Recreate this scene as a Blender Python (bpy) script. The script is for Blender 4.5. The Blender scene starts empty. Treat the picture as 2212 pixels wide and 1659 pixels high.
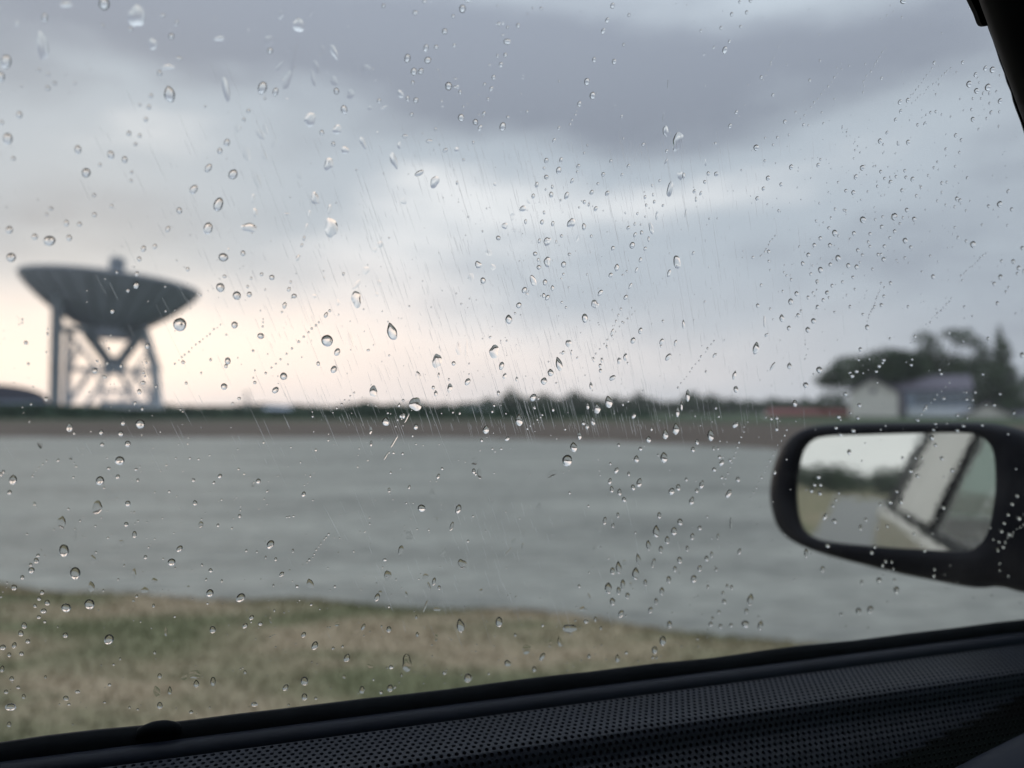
import bpy, bmesh, math, random
import numpy as np
from mathutils import Vector, Matrix, noise as mnoise
HAZE = 0.0005; NTINY = 1700; NSTREAK = 1800; MIR_Y, MIR_Z = -.055, -.006
random.seed(7); rng = np.random.default_rng(7)
PI = math.pi; R = math.radians
sc = bpy.context.scene
C = sc.collection

# ------------------------------------------------------------------ camera
F_PX, CXP, CYP, HORIZON = 1597.0, 1106.0, 829.5, 888.0     # photo measured at 2212 px width
cam_d = bpy.data.cameras.new('camera'); cam = bpy.data.objects.new('camera', cam_d); C.objects.link(cam)
EYE = Vector((0, 0, 1.2))
PITCH = math.atan((HORIZON - CYP) / F_PX)
cam.location = EYE; cam.rotation_euler = (PI/2 + PITCH, 0, 0)
cam_d.sensor_width = 36; cam_d.lens = 36 * F_PX / 2212
cam_d.clip_start = 0.01; cam_d.clip_end = 9000
cam_d.dof.use_dof = True; cam_d.dof.focus_distance = 0.335; cam_d.dof.aperture_fstop = 5.2
sc.camera = cam
CAMR = Matrix.Rotation(PI/2 + PITCH, 3, 'X')
def ray(px, py):
    return (CAMR @ Vector(((px - CXP) / F_PX, (CYP - py) / F_PX, -1))).normalized()

# ------------------------------------------------------------------ world
def P2A(px, py):
    d = ray(px, py); return math.atan2(d.x, d.y), math.asin(d.z)
SUN_AZ, SUN_EL = R(-30), R(9)
world = bpy.data.worlds.new('World'); sc.world = world; world.use_nodes = True
wt = world.node_tree; wt.nodes.clear()
class X:
    """tiny expression wrapper around math nodes"""
    tree = wt
    def __init__(s, sock): s.s = sock
    @staticmethod
    def m(op, *a):
        n = X.tree.nodes.new('ShaderNodeMath'); n.operation = op
        for i, v in enumerate(a):
            if isinstance(v, X): X.tree.links.new(v.s, n.inputs[i])
            else: n.inputs[i].default_value = v
        return X(n.outputs[0])
    def __add__(s, o): return X.m('ADD', s, o)
    __radd__ = __add__
    def __sub__(s, o): return X.m('SUBTRACT', s, o)
    def __rsub__(s, o): return X.m('SUBTRACT', o, s)
    def __mul__(s, o): return X.m('MULTIPLY', s, o)
    __rmul__ = __mul__
    def __truediv__(s, o): return X.m('DIVIDE', s, o)
def N(tree, typ, **kw):
    n = tree.nodes.new(typ)
    for k, v in kw.items(): setattr(n, k, v)
    return n
def mixc(tree, fac, a, b, mode='MIX'):
    n = N(tree, 'ShaderNodeMix', data_type='RGBA', blend_type=mode)
    for idx, v in ((0, fac), (6, a), (7, b)):
        if isinstance(v, X): v = v.s
        if isinstance(v, bpy.types.NodeSocket): tree.links.new(v, n.inputs[idx])
        else: n.inputs[idx].default_value = v
    return n.outputs[2]
tc = N(wt, 'ShaderNodeTexCoord'); sep = N(wt, 'ShaderNodeSeparateXYZ'); wt.links.new(tc.outputs['Generated'], sep.inputs[0])
dx, dy, dz = (X(sep.outputs[i]) for i in range(3))
def wnoise(scale, detail, rough, sx=1, sy=1, sz=1, off=(0,0,0)):
    mp = N(wt, 'ShaderNodeMapping'); wt.links.new(tc.outputs['Generated'], mp.inputs[0])
    mp.inputs['Scale'].default_value = (sx, sy, sz); mp.inputs['Location'].default_value = off
    n = N(wt, 'ShaderNodeTexNoise'); n.inputs['Scale'].default_value = scale
    n.inputs['Detail'].default_value = detail; n.inputs['Roughness'].default_value = rough
    wt.links.new(mp.outputs[0], n.inputs['Vector']); return X(n.outputs[0])
n1 = wnoise(2.2, 4, .5, 1, 1, 2.2, (3.1, 0, 0)); n2 = wnoise(2.2, 4, .5, 1, 1, 2.2, (0, 7.7, 1)); n3 = wnoise(3.0, 7, .56, 1, 1, 3.0, (5, 2, 3))
az = X.m('ARCTAN2', dx, dy) + (n1 - .5) * .42
el = X.m('ARCSINE', dz) + (n2 - .5) * .20
def gauss(px, py, sx, sy, az=az, el=el):
    a, e = P2A(px, py)
    u = (az - a) / (sx / F_PX); v = (el - e) / (sy / F_PX)
    return X.m('EXPONENT', (u * u + v * v) * -1.0)
aft = X.m('MAXIMUM', X.m('COSINE', az - R(-112)), 0.0) * X.m('EXPONENT', (el * el) * -6.0)   # brighter cloud on the side the mirror looks at
n4 = wnoise(7.5, 6, .6, 1, 1, 3.2, (9, 4, 6))
L = (n3 - .5) * .62 + (n4 - .5) * .34 + .475 + aft * .55
for (px, py, sx, sy, amp) in [
    (280, 205, 190, 80, .28), (200, 430, 420, 110, -.24), (640, 90, 420, 110, -.20), (420, -10, 700, 90, -.30), (60, 50, 260, 80, -.30), (0, 130, 260, 80, -.18), (1950, 40, 320, 80, -.18), (1800, 320, 260, 60, .14), (1000, 170, 520, 115, -.50), (1080, 420, 360, 95, .36),
    (1560, 120, 520, 110, -.30), (1500, 300, 240, 60, -.20), (820, 600, 420, 170, .26), (600, 440, 200, 80, -.10),
    (2150, 640, 480, 320, -.24), (30, 470, 260, 90, -.12), (1300, 780, 600, 160, .26), (1560, 420, 220, 80, .16), (250, 350, 260, 60, .05)]:
    L = L + gauss(px, py, sx, sy) * amp
ramp = N(wt, 'ShaderNodeValToRGB'); cr = ramp.color_ramp; cr.interpolation = 'EASE'
cr.elements[0].position = 0; cr.elements[0].color = (.205, .228, .278, 1)
cr.elements[1].position = 1; cr.elements[1].color = (.63, .635, .655, 1)
e = cr.elements.new(.5); e.color = (.352, .392, .445, 1)
wt.links.new(L.s, ramp.inputs[0])
az0 = X.m('ARCTAN2', dx, dy); el0 = X.m('ARCSINE', dz)
# the glow of the low sun behind the cloud, all along that side of the horizon
da = X.m('COSINE', az - SUN_AZ - .03)
wide = X.m('EXPONENT', (da - 1) * 5.0) * X.m('EXPONENT', X.m('POWER', X.m('ABSOLUTE', (el - .035) / .095), 2.0) * -1.0)
core = X.m('EXPONENT', (da - 1) * 9) * X.m('EXPONENT', X.m('POWER', X.m('ABSOLUTE', (el - .06) / .068), 2.0) * -1.0)
col = mixc(wt, X.m('MINIMUM', wide * .92, 1.0), ramp.outputs[0], (.74, .655, .645, 1))
col = mixc(wt, X.m('MINIMUM', core * .95, 1.0), col, (.97, .80, .70, 1))
# an overcast sky is about three times as bright overhead as at the horizon
lift = X.m('MAXIMUM', (dz - .36) / .64, 0.0) * 1.15 + 1.0
vm = N(wt, 'ShaderNodeVectorMath', operation='SCALE'); wt.links.new(col, vm.inputs[0]); wt.links.new(lift.s, vm.inputs['Scale']); col = vm.outputs[0]
sky = N(wt, 'ShaderNodeTexSky', sky_type='NISHITA'); sky.sun_disc = False
sky.sun_elevation = SUN_EL; sky.sun_rotation = SUN_AZ; sky.dust_density = 4
b1 = N(wt, 'ShaderNodeBackground'); wt.links.new(sky.outputs[0], b1.inputs[0]); b1.inputs[1].default_value = .05
b2 = N(wt, 'ShaderNodeBackground'); wt.links.new(col, b2.inputs[0]); b2.inputs[1].default_value = 1.0
mx = N(wt, 'ShaderNodeMixShader'); mx.inputs[0].default_value = .96
wo = N(wt, 'ShaderNodeOutputWorld')
wt.links.new(b1.outputs[0], mx.inputs[1]); wt.links.new(b2.outputs[0], mx.inputs[2]); wt.links.new(mx.outputs[0], wo.inputs[0])
sun_d = bpy.data.lights.new('sun', 'SUN'); sun_d.energy = .5; sun_d.angle = R(20); sun_d.cycles.use_multiple_importance_sampling = False; sun_d.color = (1, .86, .74)
sun = bpy.data.objects.new('sun', sun_d); C.objects.link(sun)
sun.rotation_euler = Vector((math.sin(SUN_AZ)*math.cos(SUN_EL), math.cos(SUN_AZ)*math.cos(SUN_EL), math.sin(SUN_EL))).to_track_quat('Z', 'Y').to_euler()
sc.view_settings.view_transform = 'Standard'; sc.view_settings.look = 'None'; sc.view_settings.gamma = 1
sc.view_settings.exposure = .56; sc.view_settings.use_curve_mapping = False
sc.render.engine = 'CYCLES'
cy = sc.cycles; cy.use_denoising = True; cy.max_bounces = 12; cy.transmission_bounces = 10; cy.transparent_max_bounces = 24
cy.glossy_bounces = 4; cy.diffuse_bounces = 3; cy.caustics_reflective = False; cy.caustics_refractive = True; cy.volume_bounces = 0
cy.use_adaptive_sampling = True; cy.adaptive_threshold = .01

# ------------------------------------------------------------------ materials
def mat(name, col, rough=.6, metal=0, spec=.5, vary=0, scale=5, col2=None, bump=0, bscale=20, coord='Object', detail=4, stretch=(1,1,1), coat=0):
    m = bpy.data.materials.new(name); m.use_nodes = True; t = m.node_tree
    p = t.nodes['Principled BSDF']; p.inputs['Roughness'].default_value = rough; p.inputs['Metallic'].default_value = metal
    p.inputs['Specular IOR Level'].default_value = spec; p.inputs['Coat Weight'].default_value = coat
    c1 = (*col, 1); p.inputs['Base Color'].default_value = c1
    co = N(t, 'ShaderNodeTexCoord'); mp = N(t, 'ShaderNodeMapping'); t.links.new(co.outputs[coord], mp.inputs[0]); mp.inputs['Scale'].default_value = stretch
    if vary or col2:
        n = N(t, 'ShaderNodeTexNoise'); n.inputs['Scale'].default_value = scale; n.inputs['Detail'].default_value = detail
        t.links.new(mp.outputs[0], n.inputs['Vector'])
        r = N(t, 'ShaderNodeValToRGB'); t.links.new(n.outputs[0], r.inputs[0])
        a = c1; b = (*(col2 or [min(1, x*(1+vary)) for x in col]), 1)
        r.color_ramp.elements[0].position = .36; r.color_ramp.elements[0].color = a
        r.color_ramp.elements[1].position = .64; r.color_ramp.elements[1].color = b
        t.links.new(r.outputs[0], p.inputs['Base Color'])
    if bump:
        n = N(t, 'ShaderNodeTexNoise'); n.inputs['Scale'].default_value = bscale; n.inputs['Detail'].default_value = 5
        t.links.new(mp.outputs[0], n.inputs['Vector'])
        b = N(t, 'ShaderNodeBump'); b.inputs['Strength'].default_value = bump; b.inputs['Distance'].default_value = .02
        t.links.new(n.outputs[0], b.inputs['Height']); t.links.new(b.outputs[0], p.inputs['Normal'])
    return m
M = dict(
    rubber=mat('black_rubber', (.005, .006, .008), .7, spec=.12, vary=.5, scale=60),
    rubber_navy=mat('weather_strip_rubber', (.006, .008, .015), .5, spec=.18, vary=.3, scale=40),
    vinyl=mat('perforated_vinyl', (.0100, .0120, .0195), .46, spec=.24, vary=.35, scale=30, bump=.12, bscale=900),
    mesh_black=mat('studded_black_plastic', (.0025, .0025, .003), .35, spec=.16),
    plastic=mat('smooth_trim_plastic', (.008, .011, .021), .5, spec=.1, vary=.2, scale=20),
    pillar=mat('pillar_trim', (.008, .009, .011), .55, spec=.1, vary=.3, scale=30),
    housing=mat('mirror_housing_paint', (.004, .005, .009), .5, spec=.1, vary=.3, scale=12),
    paint=mat('silver_beige_car_paint', (.29, .27, .235), .4, metal=.25, vary=.1, scale=8, coat=.4),
    lining=mat('grey_headliner', (.09, .09, .095), .9, vary=.2, scale=90),
    seat=mat('charcoal_seat_cloth', (.035, .036, .04), .9, vary=.4, scale=60),
    dish_paint=mat('grey_dish_paint', (.37, .39, .47), .55, vary=.2, scale=.5),
    dish_white=mat('white_reflector_paint', (.6, .6, .6), .5, vary=.08, scale=.4),
    steel=mat('weathered_blue_grey_steel', (.17, .19, .215), .55, vary=.35, scale=.8),
    pale_steel=mat('pale_blue_grey_steel', (.33, .37, .42), .55, vary=.25, scale=.8),
    concrete=mat('pale_concrete', (.42, .44, .47), .8, vary=.2, scale=.7),
    dark_roof=mat('dark_slate_cladding', (.052, .052, .078), .7, vary=.4, scale=1.2),
    brick=mat('dull_red_cladding', (.22, .075, .07), .8, vary=.3, scale=1.0),
    red=mat('brick_red_siding', (.19, .05, .05), .8, vary=.2, scale=1.5),
    cream=mat('cream_siding', (.62, .60, .56), .75, vary=.12, scale=1.2),
    white=mat('white_boards', (.60, .63, .68), .7, vary=.12, scale=1.2),
    roof_grey=mat('purple_grey_shingles', (.11, .10, .13), .8, vary=.25, scale=2),
    glass_dark=mat('dark_window_glass', (.06, .08, .10), .15, spec=.6),
    blue_metal=mat('pale_blue_metal', (.30, .36, .46), .6, vary=.2, scale=1),
    bark=mat('bark', (.06, .05, .042), .9, vary=.6, scale=3),
    asphalt=mat('wet_asphalt', (.045, .045, .047), .35, vary=.5, scale=6, bump=.3, bscale=60),
)
def leafmat(name, a, b):
    m = mat(name, a, .8, spec=.2, col2=b, scale=.55, detail=3); return m
M['leaf_dark'] = leafmat('dark_green_leaves', (.024, .042, .024), (.060, .095, .045))
M['leaf_mid'] = leafmat('mid_green_leaves', (.034, .055, .032), (.070, .105, .055))
M['leaf_scrub'] = leafmat('scrub_leaves', (.026, .052, .036), (.058, .098, .060))

def glass_pane_mat(name, tint, k=1.0, film=False):
    m = bpy.data.materials.new(name); m.use_nodes = True; t = m.node_tree; t.nodes.clear()
    o = N(t, 'ShaderNodeOutputMaterial'); tr = N(t, 'ShaderNodeBsdfTransparent'); tr.inputs[0].default_value = (*tint, 1)
    gl = N(t, 'ShaderNodeBsdfGlossy'); gl.inputs['Roughness'].default_value = .02
    fr = N(t, 'ShaderNodeFresnel'); fr.inputs[0].default_value = 1.45
    ml = N(t, 'ShaderNodeMath', operation='MULTIPLY'); ml.inputs[1].default_value = k
    mix = N(t, 'ShaderNodeMixShader'); ge = N(t, 'ShaderNodeNewGeometry'); inv = N(t, 'ShaderNodeMath', operation='SUBTRACT'); inv.inputs[0].default_value = 1; t.links.new(ge.outputs['Backfacing'], inv.inputs[1])
    m3 = N(t, 'ShaderNodeMath', operation='MULTIPLY'); t.links.new(fr.outputs[0], ml.inputs[0]); t.links.new(ml.outputs[0], m3.inputs[0]); t.links.new(inv.outputs[0], m3.inputs[1]); t.links.new(m3.outputs[0], mix.inputs[0])
    t.links.new(tr.outputs[0], mix.inputs[1]); t.links.new(gl.outputs[0], mix.inputs[2])
    if not film: t.links.new(mix.outputs[0], o.inputs[0]); return m
    co = N(t, 'ShaderNodeTexCoord'); n = N(t, 'ShaderNodeTexNoise'); n.inputs['Scale'].default_value = 14; n.inputs['Detail'].default_value = 8; n.inputs['Roughness'].default_value = .65
    t.links.new(co.outputs['Object'], n.inputs['Vector'])
    mr = N(t, 'ShaderNodeMapRange'); mr.inputs[1].default_value = .35; mr.inputs[2].default_value = .75; mr.inputs[3].default_value = .0; mr.inputs[4].default_value = .012
    t.links.new(n.outputs[0], mr.inputs[0]); df = N(t, 'ShaderNodeBsdfTranslucent'); df.inputs[0].default_value = (.8, .8, .8, 1)
    m4 = N(t, 'ShaderNodeMixShader'); t.links.new(mr.outputs[0], m4.inputs[0]); t.links.new(mix.outputs[0], m4.inputs[1]); t.links.new(df.outputs[0], m4.inputs[2])
    t.links.new(m4.outputs[0], o.inputs[0]); return m
M['pane'] = glass_pane_mat('clear_window_glass', (.975, .985, .98), .35, True)
M['tinted'] = glass_pane_mat('green_tinted_glass', (.42, .5, .47), 1)
def water_glass():
    m = bpy.data.materials.new('rain_water'); m.use_nodes = True; t = m.node_tree; t.nodes.clear()
    o = N(t, 'ShaderNodeOutputMaterial'); g = N(t, 'ShaderNodeBsdfGlass'); g.inputs['IOR'].default_value = 1.333
    g.inputs['Roughness'].default_value = 0; t.links.new(g.outputs[0], o.inputs[0]); return m
M['drop'] = water_glass()
def streak_mat():
    m = bpy.data.materials.new('fine_glass_scratch'); m.use_nodes = True; t = m.node_tree; t.nodes.clear()
    o = N(t, 'ShaderNodeOutputMaterial'); a = N(t, 'ShaderNodeBsdfTransparent'); d = N(t, 'ShaderNodeBsdfTranslucent'); d2 = N(t, 'ShaderNodeBsdfDiffuse')
    d.inputs[0].default_value = (.85, .86, .88, 1); d2.inputs[0].default_value = (.6, .6, .62, 1)
    m1 = N(t, 'ShaderNodeMixShader'); m1.inputs[0].default_value = .25; t.links.new(d.outputs[0], m1.inputs[1]); t.links.new(d2.outputs[0], m1.inputs[2])
    m2 = N(t, 'ShaderNodeMixShader'); m2.inputs[0].default_value = .45; t.links.new(a.outputs[0], m2.inputs[1]); t.links.new(m1.outputs[0], m2.inputs[2])
    t.links.new(m2.outputs[0], o.inputs[0]); return m
M['streak'] = streak_mat()
def mirror_mat():
    m = bpy.data.materials.new('silvered_mirror'); m.use_nodes = True; t = m.node_tree
    p = t.nodes['Principled BSDF']; p.inputs['Metallic'].default_value = 1; p.inputs['Base Color'].default_value = (.76, .78, .74, 1); p.inputs['Roughness'].default_value = .03
    n = N(t, 'ShaderNodeTexNoise'); n.inputs['Scale'].default_value = 90; co = N(t, 'ShaderNodeTexCoord'); t.links.new(co.outputs['Object'], n.inputs['Vector'])
    b = N(t, 'ShaderNodeBump'); b.inputs['Strength'].default_value = .02; b.inputs['Distance'].default_value = .001
    t.links.new(n.outputs[0], b.inputs['Height']); t.links.new(b.outputs[0], p.inputs['Normal']); return m
M['mirror'] = mirror_mat()

# ------------------------------------------------------------------ helpers
def tag(o, label=None, cat=None, group=None, kind=None):
    for k, v in (('label', label), ('category', cat), ('group', group), ('kind', kind)):
        if v: o[k] = v
    return o
def empty(name, loc=(0,0,0), rz=0, **kw):
    o = bpy.data.objects.new(name, None); C.objects.link(o); o.location = loc; o.rotation_euler = (0, 0, rz); return tag(o, **kw)
def mesh_np(name, verts, faces, m, parent=None, smooth=False):
    """faces: numpy int array (n,k) or list of such arrays / lists"""
    me = bpy.data.meshes.new(name)
    verts = np.asarray(verts, dtype=np.float32)
    if isinstance(faces, np.ndarray): faces = [faces]
    arrs = [np.asarray(f, dtype=np.int32) for f in faces if len(f)]
    me.vertices.add(len(verts)); me.vertices.foreach_set('co', verts.ravel())
    nl = sum(a.size for a in arrs); npoly = sum(len(a) for a in arrs)
    me.loops.add(nl); me.loops.foreach_set('vertex_index', np.concatenate([a.ravel() for a in arrs]))
    me.polygons.add(npoly)
    tot = np.concatenate([np.full(len(a), a.shape[1], np.int32) for a in arrs])
    st = np.concatenate([[0], np.cumsum(tot)[:-1]]).astype(np.int32)
    me.polygons.foreach_set('loop_start', st); me.polygons.foreach_set('loop_total', tot)
    me.polygons.foreach_set('use_smooth', np.full(npoly, smooth))
    me.update(calc_edges=True); me.materials.append(m)
    o = bpy.data.objects.new(name, me); C.objects.link(o); o.parent = parent; return o
class MB:
    """collects simple solids, builds ONE mesh object"""
    def __init__(s): s.v = []; s.f = []
    def box(s, x0, x1, y0, y1, z0, z1):
        b = len(s.v); s.v += [(x, y, z) for z in (z0, z1) for x, y in ((x0,y0),(x1,y0),(x1,y1),(x0,y1))]
        s.f += [[b+i for i in q] for q in ((3,2,1,0),(4,5,6,7),(0,1,5,4),(1,2,6,5),(2,3,7,6),(3,0,4,7))]; return s
    def tube(s, p, q, r0, r1=None, n=8):
        r1 = r0 if r1 is None else r1; p = Vector(p); q = Vector(q); d = (q-p).normalized()
        a = d.orthogonal().normalized(); c = d.cross(a); b = len(s.v)
        for P_, r in ((p, r0), (q, r1)):
            s.v += [tuple(P_ + (a*math.cos(2*PI*i/n) + c*math.sin(2*PI*i/n))*r) for i in range(n)]
        s.f += [[b+i, b+(i+1)%n, b+n+(i+1)%n, b+n+i] for i in range(n)] + [[b+n-1-i for i in range(n)], [b+n+i for i in range(n)]]; return s
    def lathe(s, prof, n=48, c=(0,0,0)):
        b = len(s.v)
        for r, z in prof: s.v += [(c[0]+r*math.cos(2*PI*i/n), c[1]+r*math.sin(2*PI*i/n), c[2]+z) for i in range(n)]
        for k in range(len(prof)-1):
            s.f += [[b+k*n+i, b+k*n+(i+1)%n, b+(k+1)*n+(i+1)%n, b+(k+1)*n+i] for i in range(n)]
        return s
    def prism(s, poly, axis, a, b_):
        """poly: 2D points; extruded along axis from a to b_"""
        def mk(p, t):
            return (t, p[0], p[1]) if axis == 'x' else (p[0], t, p[1]) if axis == 'y' else (p[0], p[1], t)
        b = len(s.v); n = len(poly); s.v += [mk(p, a) for p in poly] + [mk(p, b_) for p in poly]
        s.f += [[b+i, b+(i+1)%n, b+n+(i+1)%n, b+n+i] for i in range(n)] + [[b+n-1-i for i in range(n)], [b+n+i for i in range(n)]]; return s
    def rings(s, rs, cap0=True, cap1=True):
        b = len(s.v); n = len(rs[0])
        for r in rs: s.v += [tuple(p) for p in r]
        for k in range(len(rs)-1): s.f += [[b+k*n+i, b+k*n+(i+1)%n, b+(k+1)*n+(i+1)%n, b+(k+1)*n+i] for i in range(n)]
        if cap0: s.f.append([b+n-1-i for i in range(n)])
        if cap1: s.f.append([b+(len(rs)-1)*n+i for i in range(n)])
        return s
    def build(s, name, m, parent=None, smooth=False, bevel=0):
        me = bpy.data.meshes.new(name); me.from_pydata(s.v, [], s.f); me.materials.append(m)
        bm = bmesh.new(); bm.from_mesh(me); bmesh.ops.recalc_face_normals(bm, faces=bm.faces)
        if bevel: bmesh.ops.bevel(bm, geom=bm.edges[:], offset=bevel, segments=2, affect='EDGES', profile=.6)
        bm.to_mesh(me); bm.free()
        if smooth: me.polygons.foreach_set('use_smooth', [True]*len(me.polygons))
        o = bpy.data.objects.new(name, me); C.objects.link(o); o.parent = parent; return o
def at(px, py, D):
    """world point at depth D (metres along +Y) seen at photo pixel (2212-wide frame)"""
    d = ray(px, py); return EYE + d * (D / d.y)

# ------------------------------------------------------------------ terrain
near = [(-60, 9.5), (-30, 8.2), (-12, 6.9), (-7, 6.25), (-3.93, 5.72), (-3.1, 5.45), (-2.37, 5.36), (-.66, 5.12), (.1, 4.9), (.65, 4.72), (1.6, 4.38), (2.4, 4.25), (4, 4.6), (7, 5.6), (15, 8.5), (60, 22)]
far = [(60, 34), (30, 22), (16, 20), (11, 22.3), (9.3, 25), (8.7, 28), (6.5, 30.5), (3.9, 33), (1, 35.6), (-2.5, 37.4), (-12, 37.9), (-40, 38.2), (-90, 40)]
poly = np.array(near + far)
def sdist(x, y):
    """signed distance to the shoreline, negative over the water"""
    p = np.stack([x, y], -1); a = poly; b = np.roll(poly, -1, 0)
    d = np.full(x.shape, 1e9); inside = np.zeros(x.shape, bool)
    for (ax, ay), (bx, by) in zip(a, b):
        e = np.array([bx-ax, by-ay]); w = p - np.array([ax, ay])
        t = np.clip((w @ e) / (e @ e), 0, 1); q = w - t[..., None]*e
        d = np.minimum(d, np.hypot(q[..., 0], q[..., 1]))
        cond = ((ay > y) != (by > y)) & (x < (bx-ax)*(y-ay)/((by-ay) if by != ay else 1e-9) + ax); inside ^= cond
    return np.where(inside, -d, d)
def height(x, y):
    s = sdist(x, y)
    w = .10*np.sin(x*2.3+1.1)*np.sin(y*1.9) + .06*np.sin(x*5.1+y*3)
    farside = np.clip((y-19)/3, 0, 1)
    h_near = -.15 + np.clip((s + w)/.55, -1.2, 1) * .15
    bank = np.clip(s/20, -.03, 1); h_far = -.15 + bank*.72
    return h_near*(1-farside) + h_far*farside
def axis_pts(lo, hi, fine_lo, fine_hi, step, grow=1.16):
    a = list(np.arange(fine_lo, fine_hi, step)); s = step
    while a[-1] < hi: s *= grow; a.append(a[-1]+s)
    s = step
    while a[0] > lo: s *= grow; a.insert(0, a[0]-s)
    return np.array(a)
gx = axis_pts(-4500, 4500, -9, 9, .16); gy = axis_pts(-4500, 6000, .4, 8, .13)
gy = np.unique(np.concatenate([gy[(gy < 12)], np.arange(12, 75, .9), 75*1.16**np.arange(0, 32)]))
XX, YY = np.meshgrid(gx, gy); ZZ = height(XX, YY)
nx, ny = len(gx), len(gy)
idx = np.arange(nx*ny).reshape(ny, nx)
gf = np.stack([idx[:-1, :-1], idx[:-1, 1:], idx[1:, 1:], idx[1:, :-1]], -1).reshape(-1, 4)
def ground_mat():
    m = bpy.data.materials.new('ground_cover'); m.use_nodes = True; t = m.node_tree
    p = t.nodes['Principled BSDF']; p.inputs['Roughness'].default_value = .9; p.inputs['Specular IOR Level'].default_value = .15
    g = N(t, 'ShaderNodeNewGeometry'); sx = N(t, 'ShaderNodeSeparateXYZ'); t.links.new(g.outputs['Position'], sx.inputs[0])
    def noi(scale, detail=4, st=(1,1,1)):
        mp = N(t, 'ShaderNodeMapping'); mp.inputs['Scale'].default_value = st; t.links.new(g.outputs['Position'], mp.inputs[0])
        n = N(t, 'ShaderNodeTexNoise'); n.inputs['Scale'].default_value = scale; n.inputs['Detail'].default_value = detail; t.links.new(mp.outputs[0], n.inputs['Vector']); return n.outputs[0]
    def rmp(sock, p0, c0, p1, c1):
        r = N(t, 'ShaderNodeValToRGB'); r.color_ramp.elements[0].position = p0; r.color_ramp.elements[0].color = (*c0, 1)
        r.color_ramp.elements[1].position = p1; r.color_ramp.elements[1].color = (*c1, 1); t.links.new(sock, r.inputs[0]); return r.outputs[0]
    tan_green = rmp(noi(1.15, 8, (.6, 1.5, 1)), .41, (.165, .168, .092), .58, (.355, .286, .193))
    fine = rmp(noi(26, 3), .3, (.78, .78, .78), .7, (1.18, 1.18, 1.18))
    near_c = mixc(t, 1.0, tan_green, fine, 'MULTIPLY')
    brown = rmp(noi(.5, 5, (.2, 1, 1)), .35, (.080, .063, .052), .65, (.115, .090, .072))
    green = rmp(noi(.25, 5, (.4, 1, 1)), .35, (.035, .055, .032), .65, (.07, .095, .05))
    X.tree = t; y = X(sx.outputs[1]); z = X(sx.outputs[2])
    f1 = X.m('MINIMUM', X.m('MAXIMUM', (y - 14) / 3, 0.0), 1.0)
    f2 = X.m('MINIMUM', X.m('MAXIMUM', (z - .40) / .10, 0.0), 1.0) * f1
    c = mixc(t, f1, near_c, brown); c = mixc(t, f2, c, green)
    t.links.new(c, p.inputs['Base Color'])
    b = N(t, 'ShaderNodeBump'); b.inputs['Strength'].default_value = .6; b.inputs['Distance'].default_value = .03; t.links.new(noi(30, 4), b.inputs['Height']); t.links.new(b.outputs[0], p.inputs['Normal'])
    return m
M['ground'] = ground_mat()
ground = mesh_np('ground', np.stack([XX, YY, ZZ], -1).reshape(-1, 3), gf, M['ground'], smooth=True); tag(ground, kind='structure')
def water_mat():
    m = bpy.data.materials.new('rain_roughened_water'); m.use_nodes = True; t = m.node_tree
    p = t.nodes['Principled BSDF']; p.inputs['Roughness'].default_value = .75; p.inputs['Specular IOR Level'].default_value = .25
    g = N(t, 'ShaderNodeNewGeometry')
    def noi(scale, detail, st, rz=0):
        mp = N(t, 'ShaderNodeMapping'); mp.inputs['Scale'].default_value = st; mp.inputs['Rotation'].default_value = (0, 0, rz); t.links.new(g.outputs['Position'], mp.inputs[0])
        n = N(t, 'ShaderNodeTexNoise'); n.inputs['Scale'].default_value = scale; n.inputs['Detail'].default_value = detail; n.inputs['Roughness'].default_value = .6; t.links.new(mp.outputs[0], n.inputs['Vector']); return X(n.outputs[0])
    X.tree = t
    v = noi(.5, 5, (.4, 1.3, 1), .12)*.5 + noi(5.0, 7, (.7, 1.5, 1), -.12)*.5
    r = N(t, 'ShaderNodeValToRGB'); t.links.new(v.s, r.inputs[0])
    r.color_ramp.elements[0].position = .36; r.color_ramp.elements[0].color = (.165, .166, .150, 1)
    r.color_ramp.elements[1].position = .66; r.color_ramp.elements[1].color = (.39, .388, .345, 1)
    t.links.new(r.outputs[0], p.inputs['Base Color'])
    b = N(t, 'ShaderNodeBump'); b.inputs['Strength'].default_value = 1; b.inputs['Distance'].default_value = .09
    h = noi(5.5, 5, (.55, 1.4, 1), .1) + noi(.9, 3, (.4, 1.2, 1), .1)*1.5
    t.links.new(h.s, b.inputs['Height']); t.links.new(b.outputs[0], p.inputs['Normal']); return m
M['water'] = water_mat()
wx = axis_pts(-95, 64, -8, 8, .3, 1.08); wy = np.concatenate([np.arange(3.8, 12, .22), np.arange(12, 42, .8)])
WX, WY = np.meshgrid(wx, wy); WI = np.arange(WX.size).reshape(WX.shape)
WZ = -.15 + .006*np.sin(WX*1.7+WY*5.2) + .005*np.sin(WX*3.1-WY*7.7+1)
wat = mesh_np('water', np.stack([WX, WY, WZ], -1).reshape(-1, 3), np.stack([WI[:-1,:-1], WI[:-1,1:], WI[1:,1:], WI[1:,:-1]], -1).reshape(-1, 4), M['water'], smooth=True)
tag(wat, kind='structure')
CAR_RZ = math.atan2(.3123, .95)
rd = MB().box(-70, 60, -4.6, 1.15, .004, .006).build('road', M['asphalt']); rd.rotation_euler = (0, 0, CAR_RZ); tag(rd, kind='structure')

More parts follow.
